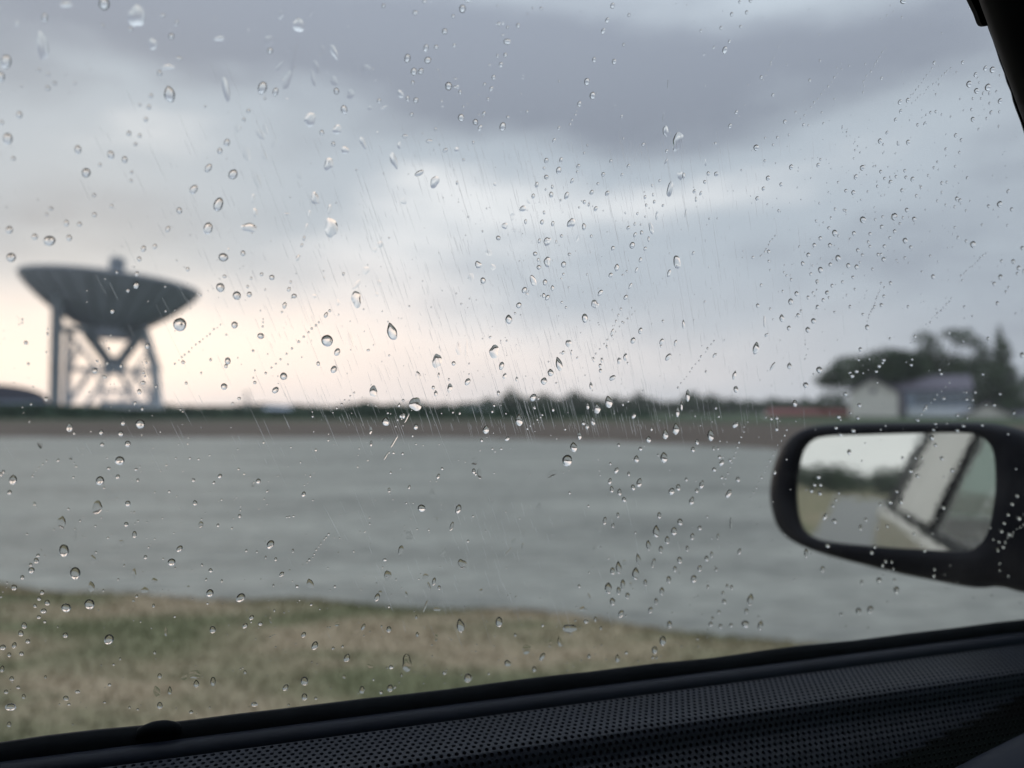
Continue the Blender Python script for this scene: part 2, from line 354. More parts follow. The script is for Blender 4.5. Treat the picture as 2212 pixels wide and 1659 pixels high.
def blades(name, n, xr, yr, hr, m, smin=0.0, dens=None):
    x = rng.uniform(*xr, n*2); y = rng.uniform(*yr, n*2); s = sdist(x, y); keep = (s > smin)
    cx = x*math.cos(-CAR_RZ) - y*math.sin(-CAR_RZ); cyy = x*math.sin(-CAR_RZ) + y*math.cos(-CAR_RZ); keep &= cyy > 1.2
    x, y = x[keep][:n], y[keep][:n]; n = len(x); z = height(x, y)
    h = rng.uniform(*hr, n); a = rng.uniform(0, 2*PI, n); w = .004 + .006*rng.random(n)
    lx, ly = rng.normal(0, .35, n)*h, rng.normal(0, .35, n)*h
    v = np.stack([np.stack([x-w*np.cos(a), y-w*np.sin(a), z-.005], -1), np.stack([x+w*np.cos(a), y+w*np.sin(a), z-.005], -1), np.stack([x+lx, y+ly, z+h], -1)], 1).reshape(-1, 3)
    return mesh_np(name, v, np.arange(n*3).reshape(-1, 3), m)
g_ = blades('grass', 60000, (-8, 4), (1.4, 6.6), (.010, .038), M['ground'], .02); tag(g_, 'short tan and green grass verge sloping to the water', 'grass', kind='stuff')

# ------------------------------------------------------------------ vegetation
def leaves(lobes, n, size, flat=.0):
    """leaf clump faces spread through ellipsoid lobes (cx,cy,cz,rx,ry,rz)"""
    w = np.array([l[3]*l[4]*l[5] for l in lobes])**.66; w /= w.sum()
    li = rng.choice(len(lobes), n, p=w); lob = np.array(lobes)[li]
    d = rng.normal(size=(n, 3)); d /= np.linalg.norm(d, axis=1)[:, None]
    r = rng.random(n)**.30; c = lob[:, :3] + d*r[:, None]*lob[:, 3:]
    c += rng.normal(size=(n, 3))*size*.6
    a = rng.normal(size=(n, 3)); a /= np.linalg.norm(a, axis=1)[:, None]; b = np.cross(a, rng.normal(size=(n, 3))); b /= np.linalg.norm(b, axis=1)[:, None]
    s = size*rng.uniform(.5, 1.3, n)[:, None]
    v = np.stack([c-a*s, c+b*s*.7, c+a*s, c-b*s*.7], 1).reshape(-1, 3)
    return v, np.arange(n*4).reshape(-1, 4)
def tree(name, base, lobes, trunk_h, trunk_r, n, size, m, label, group=None, limbs=()):
    t = empty(name, base, label=label, cat='tree', group=group)
    v, f = leaves(lobes, n, size); mesh_np('crown', v, f, m, t)
    mb = MB().tube((0,0,-.3), (rng.normal()*.1, 0, trunk_h), trunk_r, trunk_r*.55, 8)
    for l in lobes[:7]:
        mb.tube((0, 0, trunk_h*.72), (l[0], l[1], l[2]), trunk_r*.38, trunk_r*.12, 5)
    mb.build('trunk', M['bark'], t); return t
def gz(x, y): return float(height(np.array([x]), np.array([y]))[0])
def base_at(px, D):
    x = (px - CXP)/F_PX*D; return (x, D, gz(x, D))
def lobes_px(b, D, items):
    """crown lobes described by where they show in the photo: (px, py, rx_px, rz_px)"""
    out = []
    for (px, py, rx, rz) in items:
        k = D/F_PX; w = at(px, py, D); out.append((w.x-b[0], rng.uniform(-.5, .5)*rx*k, w.z-b[2], rx*k, rx*k*.9, rz*k))
    return out
D = 92
b = base_at(1880, D)
tree('umbrella_pine', b, lobes_px(b, D, [(1800,810,28,20),(1850,790,50,24),(1910,775,50,22),(1960,785,40,30),(1825,822,48,20),(1890,805,60,26),(1945,815,50,30),(1786,822,24,16),(1985,800,30,40)]), 5.5, .35, 9000, .20, M['leaf_dark'], 'broad flat-topped dark pine spreading over the cream gabled barn')
D = 96; b = base_at(2040, D)
tree('broadleaf_tree', b, lobes_px(b, D, [(1995,735,22,18),(2012,760,26,30),(2060,722,34,10),(2085,735,28,12),(2110,742,22,14),(2030,800,60,34),(2090,815,60,40),(1990,790,34,36),(2065,790,26,18),(2120,775,16,30),(1995,770,20,20),(2000,815,60,40),(2070,800,60,40),(2140,800,40,50)]), 6.5, .4, 8500, .20, M['leaf_dark'], 'tall dark tree with sky gaps high in its crown, behind the grey roof')
D = 98; b = base_at(2162, D)
cl = [(2160, 712+ i*18, 4 + i*5.6, 13) for i in range(10)]
tree('conifer_tree', b, lobes_px(b, D, cl), 9, .3, 6000, .17, M['leaf_dark'], 'pointed dark conifer rising highest at the right of the tree group')
D = 90; b = base_at(2235, D)
tree('broadleaf_tree', b, lobes_px(b, D, [(2225,860,38,40),(2250,820,40,40),(2200,890,30,24),(2290,850,50,60),(2180,880,30,20)]), 4.5, .3, 4500, .2, M['leaf_mid'], 'rounded tree right of the pointed conifer, cut by the window frame')
D = 106; b = base_at(2120, D)
tree('broadleaf_tree', b, lobes_px(b, D, [(2130,850,50,40),(2060,860,50,36),(2000,850,40,30),(1800,870,34,26),(1760,882,30,18)]), 4, .3, 5000, .2, M['leaf_mid'], 'lower mid green tree filling in behind the house roofs')
# treeline beyond the water
tl = [(1068,868,24,14,185),(1105,852,16,26,180),(1135,866,18,18,190),(1170,858,20,22,185),(1212,866,20,18,188),(1248,855,18,22,182),(1290,868,20,16,186),(1336,864,22,18,190),(1375,858,16,24,184),(1412,868,22,16,186),(1452,872,20,14,192),(1495,856,16,22,186),(1535,860,20,22,188),(1580,868,22,16,182),(1625,870,20,14,190),(1668,866,22,16,186),(1712,870,20,14,188),(1748,868,16,16,184),(1008,874,18,9,192),(955,876,16,8,190),(905,874,20,9,188),(850,877,20,7,190),(790,872,14,9,186),(640,878,22,6,192),(560,878,18,6,190)]
pos_words = ['first','second','third','fourth','fifth','sixth','seventh','eighth','ninth','tenth','eleventh','twelfth','thirteenth','fourteenth','fifteenth','sixteenth','seventeenth','eighteenth','nineteenth','twentieth']
right_side = sorted([t_ for t_ in tl if t_[0] > 1040]); left_side = sorted([t_ for t_ in tl if t_[0] <= 1040])
for grp, where in ((right_side, 'right of the pale blue shed'), (left_side, 'left of the pale blue shed')):
    seq = grp if where.startswith('right') else grp[::-1]
    for i, (px, py, rx, rz, D) in enumerate(seq):
        b = base_at(px, D)
        lob = lobes_px(b, D, [(px+rx*rng.uniform(-.5,.5), py+rz*.3, rx*.8, rz*.8), (px-rx*.9, py+rz*.7, rx*.8, rz*.7), (px+rx*.9, py+rz*.6, rx*.8, rz*.7), (px, py+rz*.9, rx*1.5, rz*.7)])
        tree('far_tree', b, lob, 2.6, .22, 1500, .36, M['leaf_dark'], f'dark tree of the far shore treeline, {pos_words[i]} one {where}', 'trees of the far shore treeline')
# scrub mass under it
def scrub(name, D0, D1, x0, x1, n, h0, h1, label):
    x = rng.uniform(x0, x1, n); y = rng.uniform(D0, D1, n); z = height(x, y)
    hh = (h0 + (h1-h0)*(.5+.5*np.sin(x*.31+2)*np.sin(x*.113)))*rng.random(n)
    c = np.stack([x, y, z+hh], -1); a = rng.normal(size=(n, 3)); a /= np.linalg.norm(a, axis=1)[:, None]; bb = np.cross(a, rng.normal(size=(n, 3))); bb /= np.linalg.norm(bb, axis=1)[:, None]
    s = (.16 + y*.0016)[:, None]*rng.uniform(.6, 1.2, n)[:, None]
    v = np.stack([c-a*s, c+bb*s*.7, c+a*s, c-bb*s*.7], 1).reshape(-1, 3)
    return tag(mesh_np(name, v, np.arange(n*4).reshape(-1, 4), M['leaf_scrub']), label, 'scrub', kind='stuff')
scrub('scrub', 62, 72, -52, 12, 16000, .5, 1.15, 'low dark green scrub along the top of the far bank')
scrub('wood', 195, 225, -140, 150, 26000, 1.3, 2.8, 'low dark far-off wood along the horizon')
# trees that only the mirror sees, behind the car
for i, (f_, o_, h_) in enumerate([(-115, 34, 4.4), (-118, 26, 3.8), (-112, 18, 4.2), (-120, 10, 4.6), (-110, 2, 4.0), (-116, 42, 4.3), (-117, -6, 4.1)]):
    x = f_*math.cos(CAR_RZ) - o_*math.sin(CAR_RZ); y = f_*math.sin(CAR_RZ) + o_*math.cos(CAR_RZ)
    b = (x, y, gz(x, y) - .1)
    tree('roadside_tree', b, [(0,0,h_*.55,4.2,4.2,h_*.42),(2,1,h_*.4,3.6,3,h_*.36),(-4.4,0,h_*.35,3.8,3,h_*.36),(4.4,0,h_*.35,3.8,3,h_*.36)], 2.0, .25, 2200, .3, M['leaf_dark'], f'dark tree behind the car, seen in the door mirror, {pos_words[i]} of the row', 'trees seen in the door mirror')

# ------------------------------------------------------------------ buildings
def gable(name, x0, x1, D, z0, ze, zr, depth, wall, roof, label, ridge='y', cat='building', eave=.35):
    """ridge 'y': gable end faces us; ridge 'x': long side faces us"""
    t = empty(name, ((x0+x1)/2, D, z0), -math.atan2((x0+x1)/2, D)*.95, label=label, cat=cat); w = (x1-x0)/2; h = ze-z0; r = zr-z0
    if ridge == 'y':
        MB().prism([(-w,-.4),(w,-.4),(w,h),(0,r),(-w,h)], 'y', 0, depth).build('wall', wall, t)
        for s in (-1, 1):
            MB().prism([(0, r+.06), (s*(w+eave), h-eave*(r-h)/w+.06), (s*(w+eave), h-eave*(r-h)/w+.24), (0, r+.26)], 'y', -.35, depth+.35).build('roof_slope', roof, t)
    else:
        MB().prism([(0,-.4),(depth,-.4),(depth,h),(depth/2,r),(0,h)], 'x', -w, w).build('wall', wall, t)
        for s in (0, 1):
            y0 = -eave if s == 0 else depth+eave
            MB().prism([(depth/2, r+.06), (y0, h-eave*(r-h)/(depth/2)+.06), (y0, h-eave*(r-h)/(depth/2)+.26), (depth/2, r+.28)], 'x', -w-.4, w+.4).build('roof_slope', roof, t)
    return t
def X_(px, D): return (px-CXP)/F_PX*D
def Z_(py, D): return at(CXP, py, D).z
def win(t, x0, x1, z0, z1, m=None, y=-.02, frame=M['white']):
    fr = MB().box(x0-.08, x1+.08, y-.05, y+.03, z0-.08, z1+.08).build('window', frame, t)
    MB().box(x0, x1, y-.07, y-.052, z0, z1).build('pane', m or M['glass_dark'], fr)
D = 84
barn = gable('barn', X_(1839, D), X_(1934, D), D, .4, Z_(848, D), Z_(820, D), 8, M['cream'], M['roof_grey'], 'cream gabled barn end with a shallow peak, left of the blue-windowed house')
bw = (X_(1934, D)-X_(1839, D))/2
MB().box(-.3, .3, -.05, -.003, Z_(843, D)-.4-.3, Z_(843, D)-.4+.3).build('gable_vent', M['roof_grey'], barn)
D = 88
M['siding'] = mat('blue_grey_siding', (.22, .27, .34), .8, vary=.15, scale=1)
hs = gable('house', X_(1928, D), X_(2082, D), D, .4, Z_(843, D), Z_(813, D), 9, M['siding'], M['roof_grey'], 'white house with grey-purple roof and a band of blue-grey windows', ridge='x')
w = (X_(2082, D)-X_(1928, D))/2
MB().box(-w, -w+1.9, -.9, -.003, 0, Z_(850, D)-.4).build('gap_shade', M['roof_grey'], hs)  # dark box put in as the shade of the doorway gap by the barn
for i in range(6):
    xa = -w+3.0 + i*.92; win(hs, xa, xa+.72, Z_(874, D)-.4, Z_(850, D)-.4, frame=M['siding'])
MB().box(-w+1.95, w+.1, -1.2, -.1, -.4, Z_(880, D)-.4).build('porch_base', M['white'], hs)
for i in range(7):
    xa = -w+2.45+i*.98; MB().box(xa-.05, xa+.05, -1.2, -1.1, Z_(880, D)-.4+.003, Z_(846, D)-.45).build('porch_post', M['white'], hs)
D = 80
g2 = gable('cottage', X_(2086, D), X_(2180, D), D, .4, Z_(899, D), Z_(874, D), 6, M['cream'], M['roof_grey'], 'small pale gable end low at the right, above the mirror corner')
D = 86
g3 = gable('long_shed', X_(2178, D), X_(2330, D), D, .4, Z_(902, D), Z_(888, D), 6, M['blue_metal'], M['roof_grey'], 'long low grey-roofed shed at the right edge beside the pale gable', ridge='x')
D = 90
rb = gable('red_building', X_(1668, D), X_(1836, D), D, .35, Z_(896, D), Z_(889, D), 6, M['red'], M['red'], 'long low brick-red building left of the cream barn', ridge='x')
MB().box(X_(1652, D)-X_(1752, D), X_(1672, D)-X_(1752, D)-.2, -.3, 4, -.4, Z_(893, D)-.35).build('end_wall', M['cream'], rb)
MB().box(1.0, 2.0, -.06, -.003, -.2, 1.0).build('door', M['brick'], rb)
D = 140
sh = gable('shed', X_(1012, D), X_(1085, D), D, .5, Z_(890, D), Z_(884, D), 6, M['blue_metal'], M['blue_metal'], 'pale blue low shed in front of the far treeline', ridge='x', eave=.2)
MB().box(-1.2, 1.2, -.06, -.003, 0, 1.3).build('door', M['white'], sh)
D = 150
sh2 = gable('shed', X_(575, D), X_(625, D), D, .5, Z_(886, D), Z_(881, D), 6, M['blue_metal'], M['blue_metal'], 'small faint blue shed on the horizon right of the dish', ridge='x', eave=.2)
MB().box(-1.0, 1.0, -.06, -.003, 0, .9).build('door', M['white'], sh2)
D = 150
pl = empty('utility_pole', base_at(533, D), label='thin grey utility pole on the horizon right of the dish', cat='pole')
MB().tube((0, 0, -.5), (0, 0, Z_(846, D)-pl.location.z), .28, .2, 8).build('post', M['steel'], pl)
MB().box(-.9, .9, -.1, .1, Z_(852, D)-pl.location.z, Z_(850, D)-pl.location.z).build('crossarm', M['steel'], pl)
# arched hall at the left edge
D = 88
hall = empty('arched_hall', (X_(-30, D), D, .5), .58, label='dark slate round-roofed hall with a red end bay at the left edge', cat='building')
xr = X_(82, D)-X_(-30, D); zt = Z_(829, D)-.5; ze = Z_(862, D)-.5
pts = [(-xr, -.5), (xr, -.5), (xr, ze)] + [(xr*math.cos(a), ze+(zt-ze)*math.sin(a)) for a in np.linspace(.12, PI-.12, 14)] + [(-xr, ze)]
MB().prism(pts, 'y', 0, 10).build('wall', M['dark_roof'], hall)
MB().box(xr+.003, xr+1.35, .4, 8, -.5, ze*.93).build('end_bay', M['brick'], hall)
for i in range(5):
    MB().box(-xr+.8+i*2.3, -xr+2.3+i*2.3, -.08, -.003, 0.4, ze*.62).build('door_panel', M['roof_grey'], hall)
MB().box(-xr, xr, -.14, -.083, ze*.80, ze*.90).build('fascia', M['blue_metal'], hall)

# ------------------------------------------------------------------ radio dish
D = 100; dcx = X_(238, D); k = D/F_PX
DTH = math.atan2(dcx, D)
dish = empty('radio_telescope', (dcx, D, .4), -DTH, label='huge dark grey radio dish pointing up on a steel lattice tower', cat='radio dish')
gz0 = .4
def lp(px, py, dy=0): p = at(px, py, D); return Vector(((p.x-dcx)*math.cos(DTH), dy, p.z-gz0))
tilt = math.atan2(25, 385)
rim_c = lp(244, 612); Rr = 346*k/2
refl = MB().lathe([(.6, -4.55)] + [(Rr*t_, -4.6+4.6*t_*t_) for t_ in np.linspace(.1, 1, 12)] + [(Rr+.12, .05), (Rr+.12, -.28)] + [(Rr*t_, -6.7 + 6.4*t_**1.9) for t_ in np.linspace(.99, .27, 14)] + [(Rr*.25, -7.5), (.02, -7.5)], 72)
ro = refl.build('reflector', M['dish_paint'], dish, smooth=False); ro.location = rim_c; ro.rotation_euler = (0, tilt, 0)
for i in range(24):
    a = 2*PI*i/24; ca, sa = math.cos(a), math.sin(a)
    m_ = MB()
    for q in range(6):
        t0, t1 = 1-.12*q, 1-.12*(q+1)
        f = lambda t_: (Rr*t_*ca, Rr*t_*sa, -6.7+6.4*t_**1.9-.2)
        m_.tube(f(t0*.985), f(t1*.985), .11, .13, 4)
    rb_ = m_.build('rib', M['steel'], dish); rb_.location = rim_c; rb_.rotation_euler = (0, tilt, 0)
fd = MB().lathe([(.02, 1.0), (.9, 1.0), (1.0, 1.3), (1.0, 3.1), (.75, 3.4), (.02, 3.4)], 20).build('feed_cabin', M['steel'], dish, smooth=False)
fd.location = rim_c + Vector((.3, 0, .2)); fd.rotation_euler = (0, tilt, 0)
for sx, sy in ((1,1),(1,-1),(-1,1),(-1,-1)):
    s_ = MB().tube((sx*Rr*.36, sy*Rr*.36, -3.4), (sx*.55, sy*.55, 1.4), .09, .09, 6).build('feed_strut', M['steel'], dish); s_.location = rim_c; s_.rotation_euler = (0, tilt, 0)
hw = 5.2  # half depth of the tower
legs = {}
# stair tower at the left
st = lp(126, 650); st0 = lp(127, 885)
MB().box(st0.x-.62, st0.x+.62, -hw-.6, -hw+.6, -.5, st.z).build('stair_tower', M['steel'], dish, bevel=.04)
for px0, px1, nm in ((150, 147, 0), (312, 346, 1)):
    for sy in (-1, 1):
        a = lp(px0, 722 if nm == 0 else 705, 0); b_ = lp(px1, 888, sy*hw); a = Vector((a.x, sy*2.2, a.z)); mid = (a+b_)/2 + Vector((.35 if nm else 0, sy*.3, .4)); rl = .40 if nm else .24
        MB().tube(a, mid, rl, rl, 8).tube(mid, (b_.x, b_.y, -.5), rl, rl*1.05, 8).build('leg', M['pale_steel'], dish)
for sy in (-1, 1):
    y2 = sy*2.3; y3 = sy*4.2
    A = lp(188, 718); B = lp(312, 708); V = lp(247, 798)
    MB().tube((A.x, y2, A.z), (V.x, y2*.5, V.z), .72, .62, 8).tube((B.x, y2, B.z), (V.x, y2*.5, V.z), .72, .62, 8).build('yoke', M['steel'], dish)
    for (a, b_) in (((150,722),(205,790)),((205,790),(140,885)),((205,790),(232,885)),((240,800),(180,885)),((255,800),(305,885)),((300,790),(255,885)),((318,760),(290,800)),((290,800),(345,885)),((146,800),(345,800)),((175,745),(148,800)),((325,745),(345,800)),((215,845),(290,845))):
        p = lp(*a); q = lp(*b_); MB().tube((p.x, y3, p.z), (q.x, y3, q.z), .17, .17, 6).build('brace', M['pale_steel'], dish)
for (px, py) in ((150,800),(345,800),(196,725),(305,715)):
    p = lp(px, py); MB().tube((p.x, -hw*.8, p.z), (p.x, hw*.8, p.z), .16, .16, 6).build('cross_beam', M['pale_steel'], dish)
p = lp(126, 722); q = lp(196, 722); MB().box(p.x, q.x, -hw, -hw+1.2, p.z-.35, p.z+.35).build('platform', M['steel'], dish)
for i in range(6): MB().box(p.x+.1+i*.78, p.x+.18+i*.78, -hw, -hw+.06, p.z+.353, p.z+1.3).build('platform_post', M['steel'], dish)
v = lp(246, 787); MB().box(v.x-1.35, v.x+1.35, -1.8, 1.8, v.z-1.3, v.z+1.0).build('drive_room', M['steel'], dish, bevel=.15)
h = lp(248, 716); MB().box(h.x-2.6, h.x+2.6, -2.4, 2.4, h.z-.3, h.z+.9).build('hub_frame', M['steel'], dish, bevel=.08)
bs0, bs1 = lp(142, 872), lp(350, 872)
MB().box(bs0.x, bs1.x, -hw-1.2, hw+1.2, -.5, lp(200, 876).z).build('base_house', M['concrete'], dish, bevel=.05)
ps0 = lp(200, 868); MB().box(lp(215, 870).x, lp(330, 870).x, -3, 3, lp(200, 876).z+.003, ps0.z+.1).build('upper_base', M['concrete'], dish)

# haze
hz = MB().box(-700, 700, -60, 420, -1.6, 32).build('haze', M['rubber']); tag(hz, 'pale rain haze in the air over the water', 'haze', kind='stuff')
hm = bpy.data.materials.new('rain_haze'); hm.use_nodes = True; t = hm.node_tree; t.nodes.clear()
o_ = N(t, 'ShaderNodeOutputMaterial'); pv = N(t, 'ShaderNodeVolumePrincipled'); pv.inputs['Density'].default_value = HAZE; pv.inputs['Color'].default_value = (.93, .95, .97, 1); t.links.new(pv.outputs[0], o_.inputs['Volume'])
hz.data.materials[0] = hm
if HAZE == 0: bpy.data.objects.remove(hz)

# ------------------------------------------------------------------ the car (local axes: x forward, y out of the window, z up)
car = empty('parked_car', (0, 0, 0), CAR_RZ, label='dark-trimmed silver-beige car whose rainy side window the view looks through', cat='car')
MC = Matrix.Rotation(CAR_RZ, 4, 'Z'); MCi = MC.inverted(); E2 = MCi @ EYE
TT = math.tan(R(22)); WY0 = .323
def ywin(z): return WY0 - TT*(z-1.2)
def dcar(px, py): return MCi.to_3x3() @ ray(px, py)
def on_glass(px, py, off=0.0):
    """car-space point on the glass plane (offset outwards by off metres)"""
    d = dcar(px, py); n = Vector((0, math.cos(R(22)), math.sin(R(22)))); p0 = Vector((0, WY0, 1.2))
    t_ = (n.dot(p0 - E2) + off)/n.dot(d); return E2 + d*t_
GN = Vector((0, math.cos(R(22)), math.sin(R(22)))); GU = Vector((0, -math.sin(R(22)), math.cos(R(22)))); GF = Vector((1, 0, 0))
def gp(f, u, off=0): return Vector((f, WY0, 1.2)) + GU*u + GN*off
ZB = 1.0520; UB = (ZB-1.2)/math.cos(R(22))
# A-pillar line on the glass
a1 = on_glass(2128.6, 54.9); a2 = on_glass(2212, 299)
def fu(p): return p.x, (p-Vector((0, WY0, 1.2))).dot(GU)
(f1, u1), (f2, u2) = fu(a1), fu(a2)
SL = (f2-f1)/(u2-u1)
def fp(u, extra=0): return f1 + SL*(u-u1) + extra
UT = .30; FR = -.62
th = .0035
pane = MB(); pp = [(FR, UB-.03), (fp(UB-.03)+.03, UB-.03), (fp(UT)+.03, UT), (FR, UT)]
pane.rings([[gp(f, u, 0) for f, u in pp], [gp(f, u, th) for f, u in pp]]); pane.build('window_pane', M['pane'], car)
# seals
def sweep(name, prof, f0, f1_, m, n=80, wob=0, smooth=True):
    """prof: (inward offset from the glass line at the belt, dz below belt) swept along the car"""
    fs = np.linspace(f0, f1_, n); rs = []
    for f in fs:
        w = wob*mnoise.noise(Vector((f*18, 3, 1)))
        rs.append([(f, ywin(ZB)-t_, ZB-dz_+w) for t_, dz_ in prof])
    return MB().rings(rs).build(name, m, car, smooth=smooth)
sweep('belt_seal_lip', [(.0012,-.0036),(.0028,-.0032),(.0058,.0012),(.0062,.012),(.0005,.012),(.0005,-.0030)], -.7, .9, M['rubber'], wob=.0012)
sweep('belt_seal_outer', [(-.006,.005),(-.0045,.007),(-.0045,.018),(-.02,.018),(-.02,.009),(-.012,.0045)], -.7, .9, M['rubber'], wob=.001)
sweep('belt_trim', [(.0066,.003),(.008,.0022),(.0115,.0034),(.0138,.0056),(.0146,.0075),(.0146,.02),(.0066,.02)], -.7, .9, M['rubber_navy'])
lump = on_glass(346, 1563); lump_bm = []
for j, (sc_, zz) in enumerate(((1.2, -.001), (1.05, .0036), (.78, .0048), (.42, .0058), (.1, .0061))):
    lump_bm.append([(lump.x + 0.0085*sc_*math.cos(a), lump.y-.0035 + .0025*sc_*math.sin(a), ZB+zz) for a in np.linspace(0, 2*PI, 16, endpoint=False)])
MB().rings(lump_bm).build('seal_clip', M['rubber'], car, smooth=True)

# perforated door trim: a profile swept along the car, real holes sunk into it
prof = np.array([(.0165,.0068),(.020,.0072),(.028,.0077),(.036,.0083),(.044,.0092),(.0475,.0105),(.050,.0135),(.0515,.0175),(.0535,.0205),(.0575,.0238),(.063,.0275),(.070,.033),(.078,.040),(.084,.050),(.086,.070),(.087,.09),(.087,.13)])
seg = np.r_[0, np.cumsum(np.hypot(*np.diff(prof, axis=0).T))]
def surf(f, s, dpt=0.0):
    """vectorised point on the trim at length f, arc s along the profile, sunk dpt"""
    t_ = np.interp(s, seg, prof[:, 0]); z_ = np.interp(s, seg, prof[:, 1])
    e_ = .0004; t2 = np.interp(s+e_, seg, prof[:, 0])-np.interp(s-e_, seg, prof[:, 0]); z2 = np.interp(s+e_, seg, prof[:, 1])-np.interp(s-e_, seg, prof[:, 1])
    l = np.hypot(t2, z2)+1e-9; tx, tz = t2/l, z2/l          # tangent; outward normal = (tz, -tx) in (t, dz)
    t_ = t_ - tz*dpt; z_ = z_ + tx*dpt
    return np.stack([f, ywin(ZB)-t_, ZB-z_], -1)
def perforated(name, f0, f1_, s0, s1, pf, ps, rad, depth, m, smooth, keep=None, stuff=True):
    nf = int((f1_-f0)/pf); ns = int((s1-s0)/ps); ang = np.arange(8)*PI/4
    # cell outline (8 pts of a rectangle) and hole circle
    ox = np.array([1,1,0,-1,-1,-1,0,1])*pf/2; oy = np.array([0,1,1,1,0,-1,-1,-1])*ps/2
    I, J = np.meshgrid(np.arange(nf), np.arange(ns)); I = I.ravel(); J = J.ravel()
    cf = f0+(I+.5*(J % 2))*pf + pf/2; cs = s0+(J+.5)*ps
    if keep is not None: kk = keep(cf, cs); cf, cs = cf[kk], cs[kk]
    n = len(cf)
    def ring(dx_, dy_, dp): return surf(cf[:, None]+dx_, cs[:, None]+dy_, dp)
    hx, hy = np.cos(ang)*rad, np.sin(ang)*rad
    rings_ = [ring(ox, oy, 0.0), ring(hx*1.12, hy*1.12, 0.0), ring(hx*.95, hy*.95, depth*.25), ring(hx*.7, hy*.7, depth)]
    V = np.stack(rings_, 1).reshape(n, 32, 3).reshape(-1, 3)
    base = np.arange(n)[:, None, None]*32; q = []
    for r_ in range(3):
        a = np.arange(8); q.append(np.stack([r_*8+a, r_*8+(a+1) % 8, (r_+1)*8+(a+1) % 8, (r_+1)*8+a], -1))
    q = np.concatenate(q)[None] + base
    cap = (24+np.arange(8))[None, None] + base
    return mesh_np(name, V, [q.reshape(-1, 4), cap.reshape(-1, 8)], m, car, smooth)
def bound(f): return seg_of_dz(.037 + (f-.286)*-.11)
zmono = prof[:, 1]
def seg_of_dz(z): return np.interp(z, zmono, seg)
tr = perforated('perforated_trim', -.42, .80, 0.0, .125, 0.0036, .0031, .00098, .0014, M['vinyl'], False, keep=lambda f, s: s < bound(f))
tag(tr, kind='stuff')
ts = perforated('studded_trim', -.1, .80, 0.0, .135, 0.0036, .0031, .00072, -.0009, M['mesh_black'], False, keep=lambda f, s: s >= bound(f)-.001)
tag(ts, kind='stuff')
# solid door inner behind the trim
MB().prism([(ywin(ZB)-.083, .40), (ywin(ZB)-.083, ZB-.06), (ywin(ZB)-.060, ZB-.030), (ywin(ZB)-.047, ZB-.019), (ywin(ZB)-.018, ZB-.012), (ywin(ZB)-.012, .40)], 'x', -.7, .95).build('door_inner', M['plastic'], car)
# pull handle / armrest at lower right
pr = []
for i, f in enumerate(np.linspace(.20, .80, 40)):
    g = min(1, (i/12.0))**.6; w_ = .030*g+.002; h_ = .036*g+.002
    c_ = (ywin(ZB)-.118, ZB-.064+.016*g)
    pr.append([(f, c_[0]+w_*math.copysign(abs(math.cos(a))**.7, math.cos(a)), c_[1]+h_*math.copysign(abs(math.sin(a))**.8, math.sin(a))) for a in np.linspace(0, 2*PI, 22, endpoint=False)])
MB().rings(pr).build('pull_handle', M['plastic'], car, smooth=True)

# A-pillar: rubber run channel with clip tab, then the trim
def strip(name, e0, e1, u0, u1, off0, off1, m, n=60, wob=0.0, smooth=True):
    rs = []
    for u in np.linspace(u0, u1, n):
        w = wob*mnoise.noise(Vector((u*90, 5, 2))) + .5*wob*mnoise.noise(Vector((u*260, 1, 2)))
        rs.append([gp(fp(u, e0+w), u, off0), gp(fp(u, e0+.001+w), u, off1), gp(fp(u, e1), u, off1), gp(fp(u, e1), u, off0)])
    return MB().rings(rs).build(name, m, car, smooth=False)
q1 = fu(on_glass(3947/1.8228, 291/1.8228)); q2 = fu(on_glass(3964/1.8228, 274/1.8228))
strip('run_channel', 0, .030, UB-.02, UT, -.0015, -.0003, M['rubber'], 120, .0012)
tabp = [fu(on_glass(px/1.8228, py/1.8228)) for px, py in ((3760,-110),(3800,0),(3827,55),(3840,92),(3847,102),(3858,106),(3880,100),(3905,95),(3905,-110))]
MB().rings([[gp(f, u, -.0006) for f, u in tabp], [gp(f, u, -.003) for f, u in tabp]]).build('channel_clip', M['rubber'], car)
pe = [fu(on_glass(px/1.8228, py/1.8228, -.010)) for px, py in ((3865,0),(3964,274),(4032,456))]
SL2 = (pe[2][0]-pe[0][0])/(pe[2][1]-pe[0][1])
rs = []
for u in np.linspace(UB-.03, UT+.05, 40):
    f = pe[0][0] + SL2*(u-pe[0][1])
    rs.append([gp(f+.006, u, -.004), gp(f+.001, u, -.008), gp(f, u, -.012), gp(f+.002, u, -.018), gp(f+.010, u, -.026), gp(f+.05, u, -.05), gp(f+.12, u, -.06), gp(f+.12, u, .0)])
MB().rings(rs).build('pillar_trim', M['pillar'], car, smooth=True)
rs = [[gp(fp(u, .012), u, .008), gp(fp(u, .10), u, .02), gp(fp(u, .10), u, -.002), gp(fp(u, .012), u, -.002)] for u in np.linspace(UB-.03, UT, 12)]
MB().rings(rs).build('a_pillar', M['paint'], car)

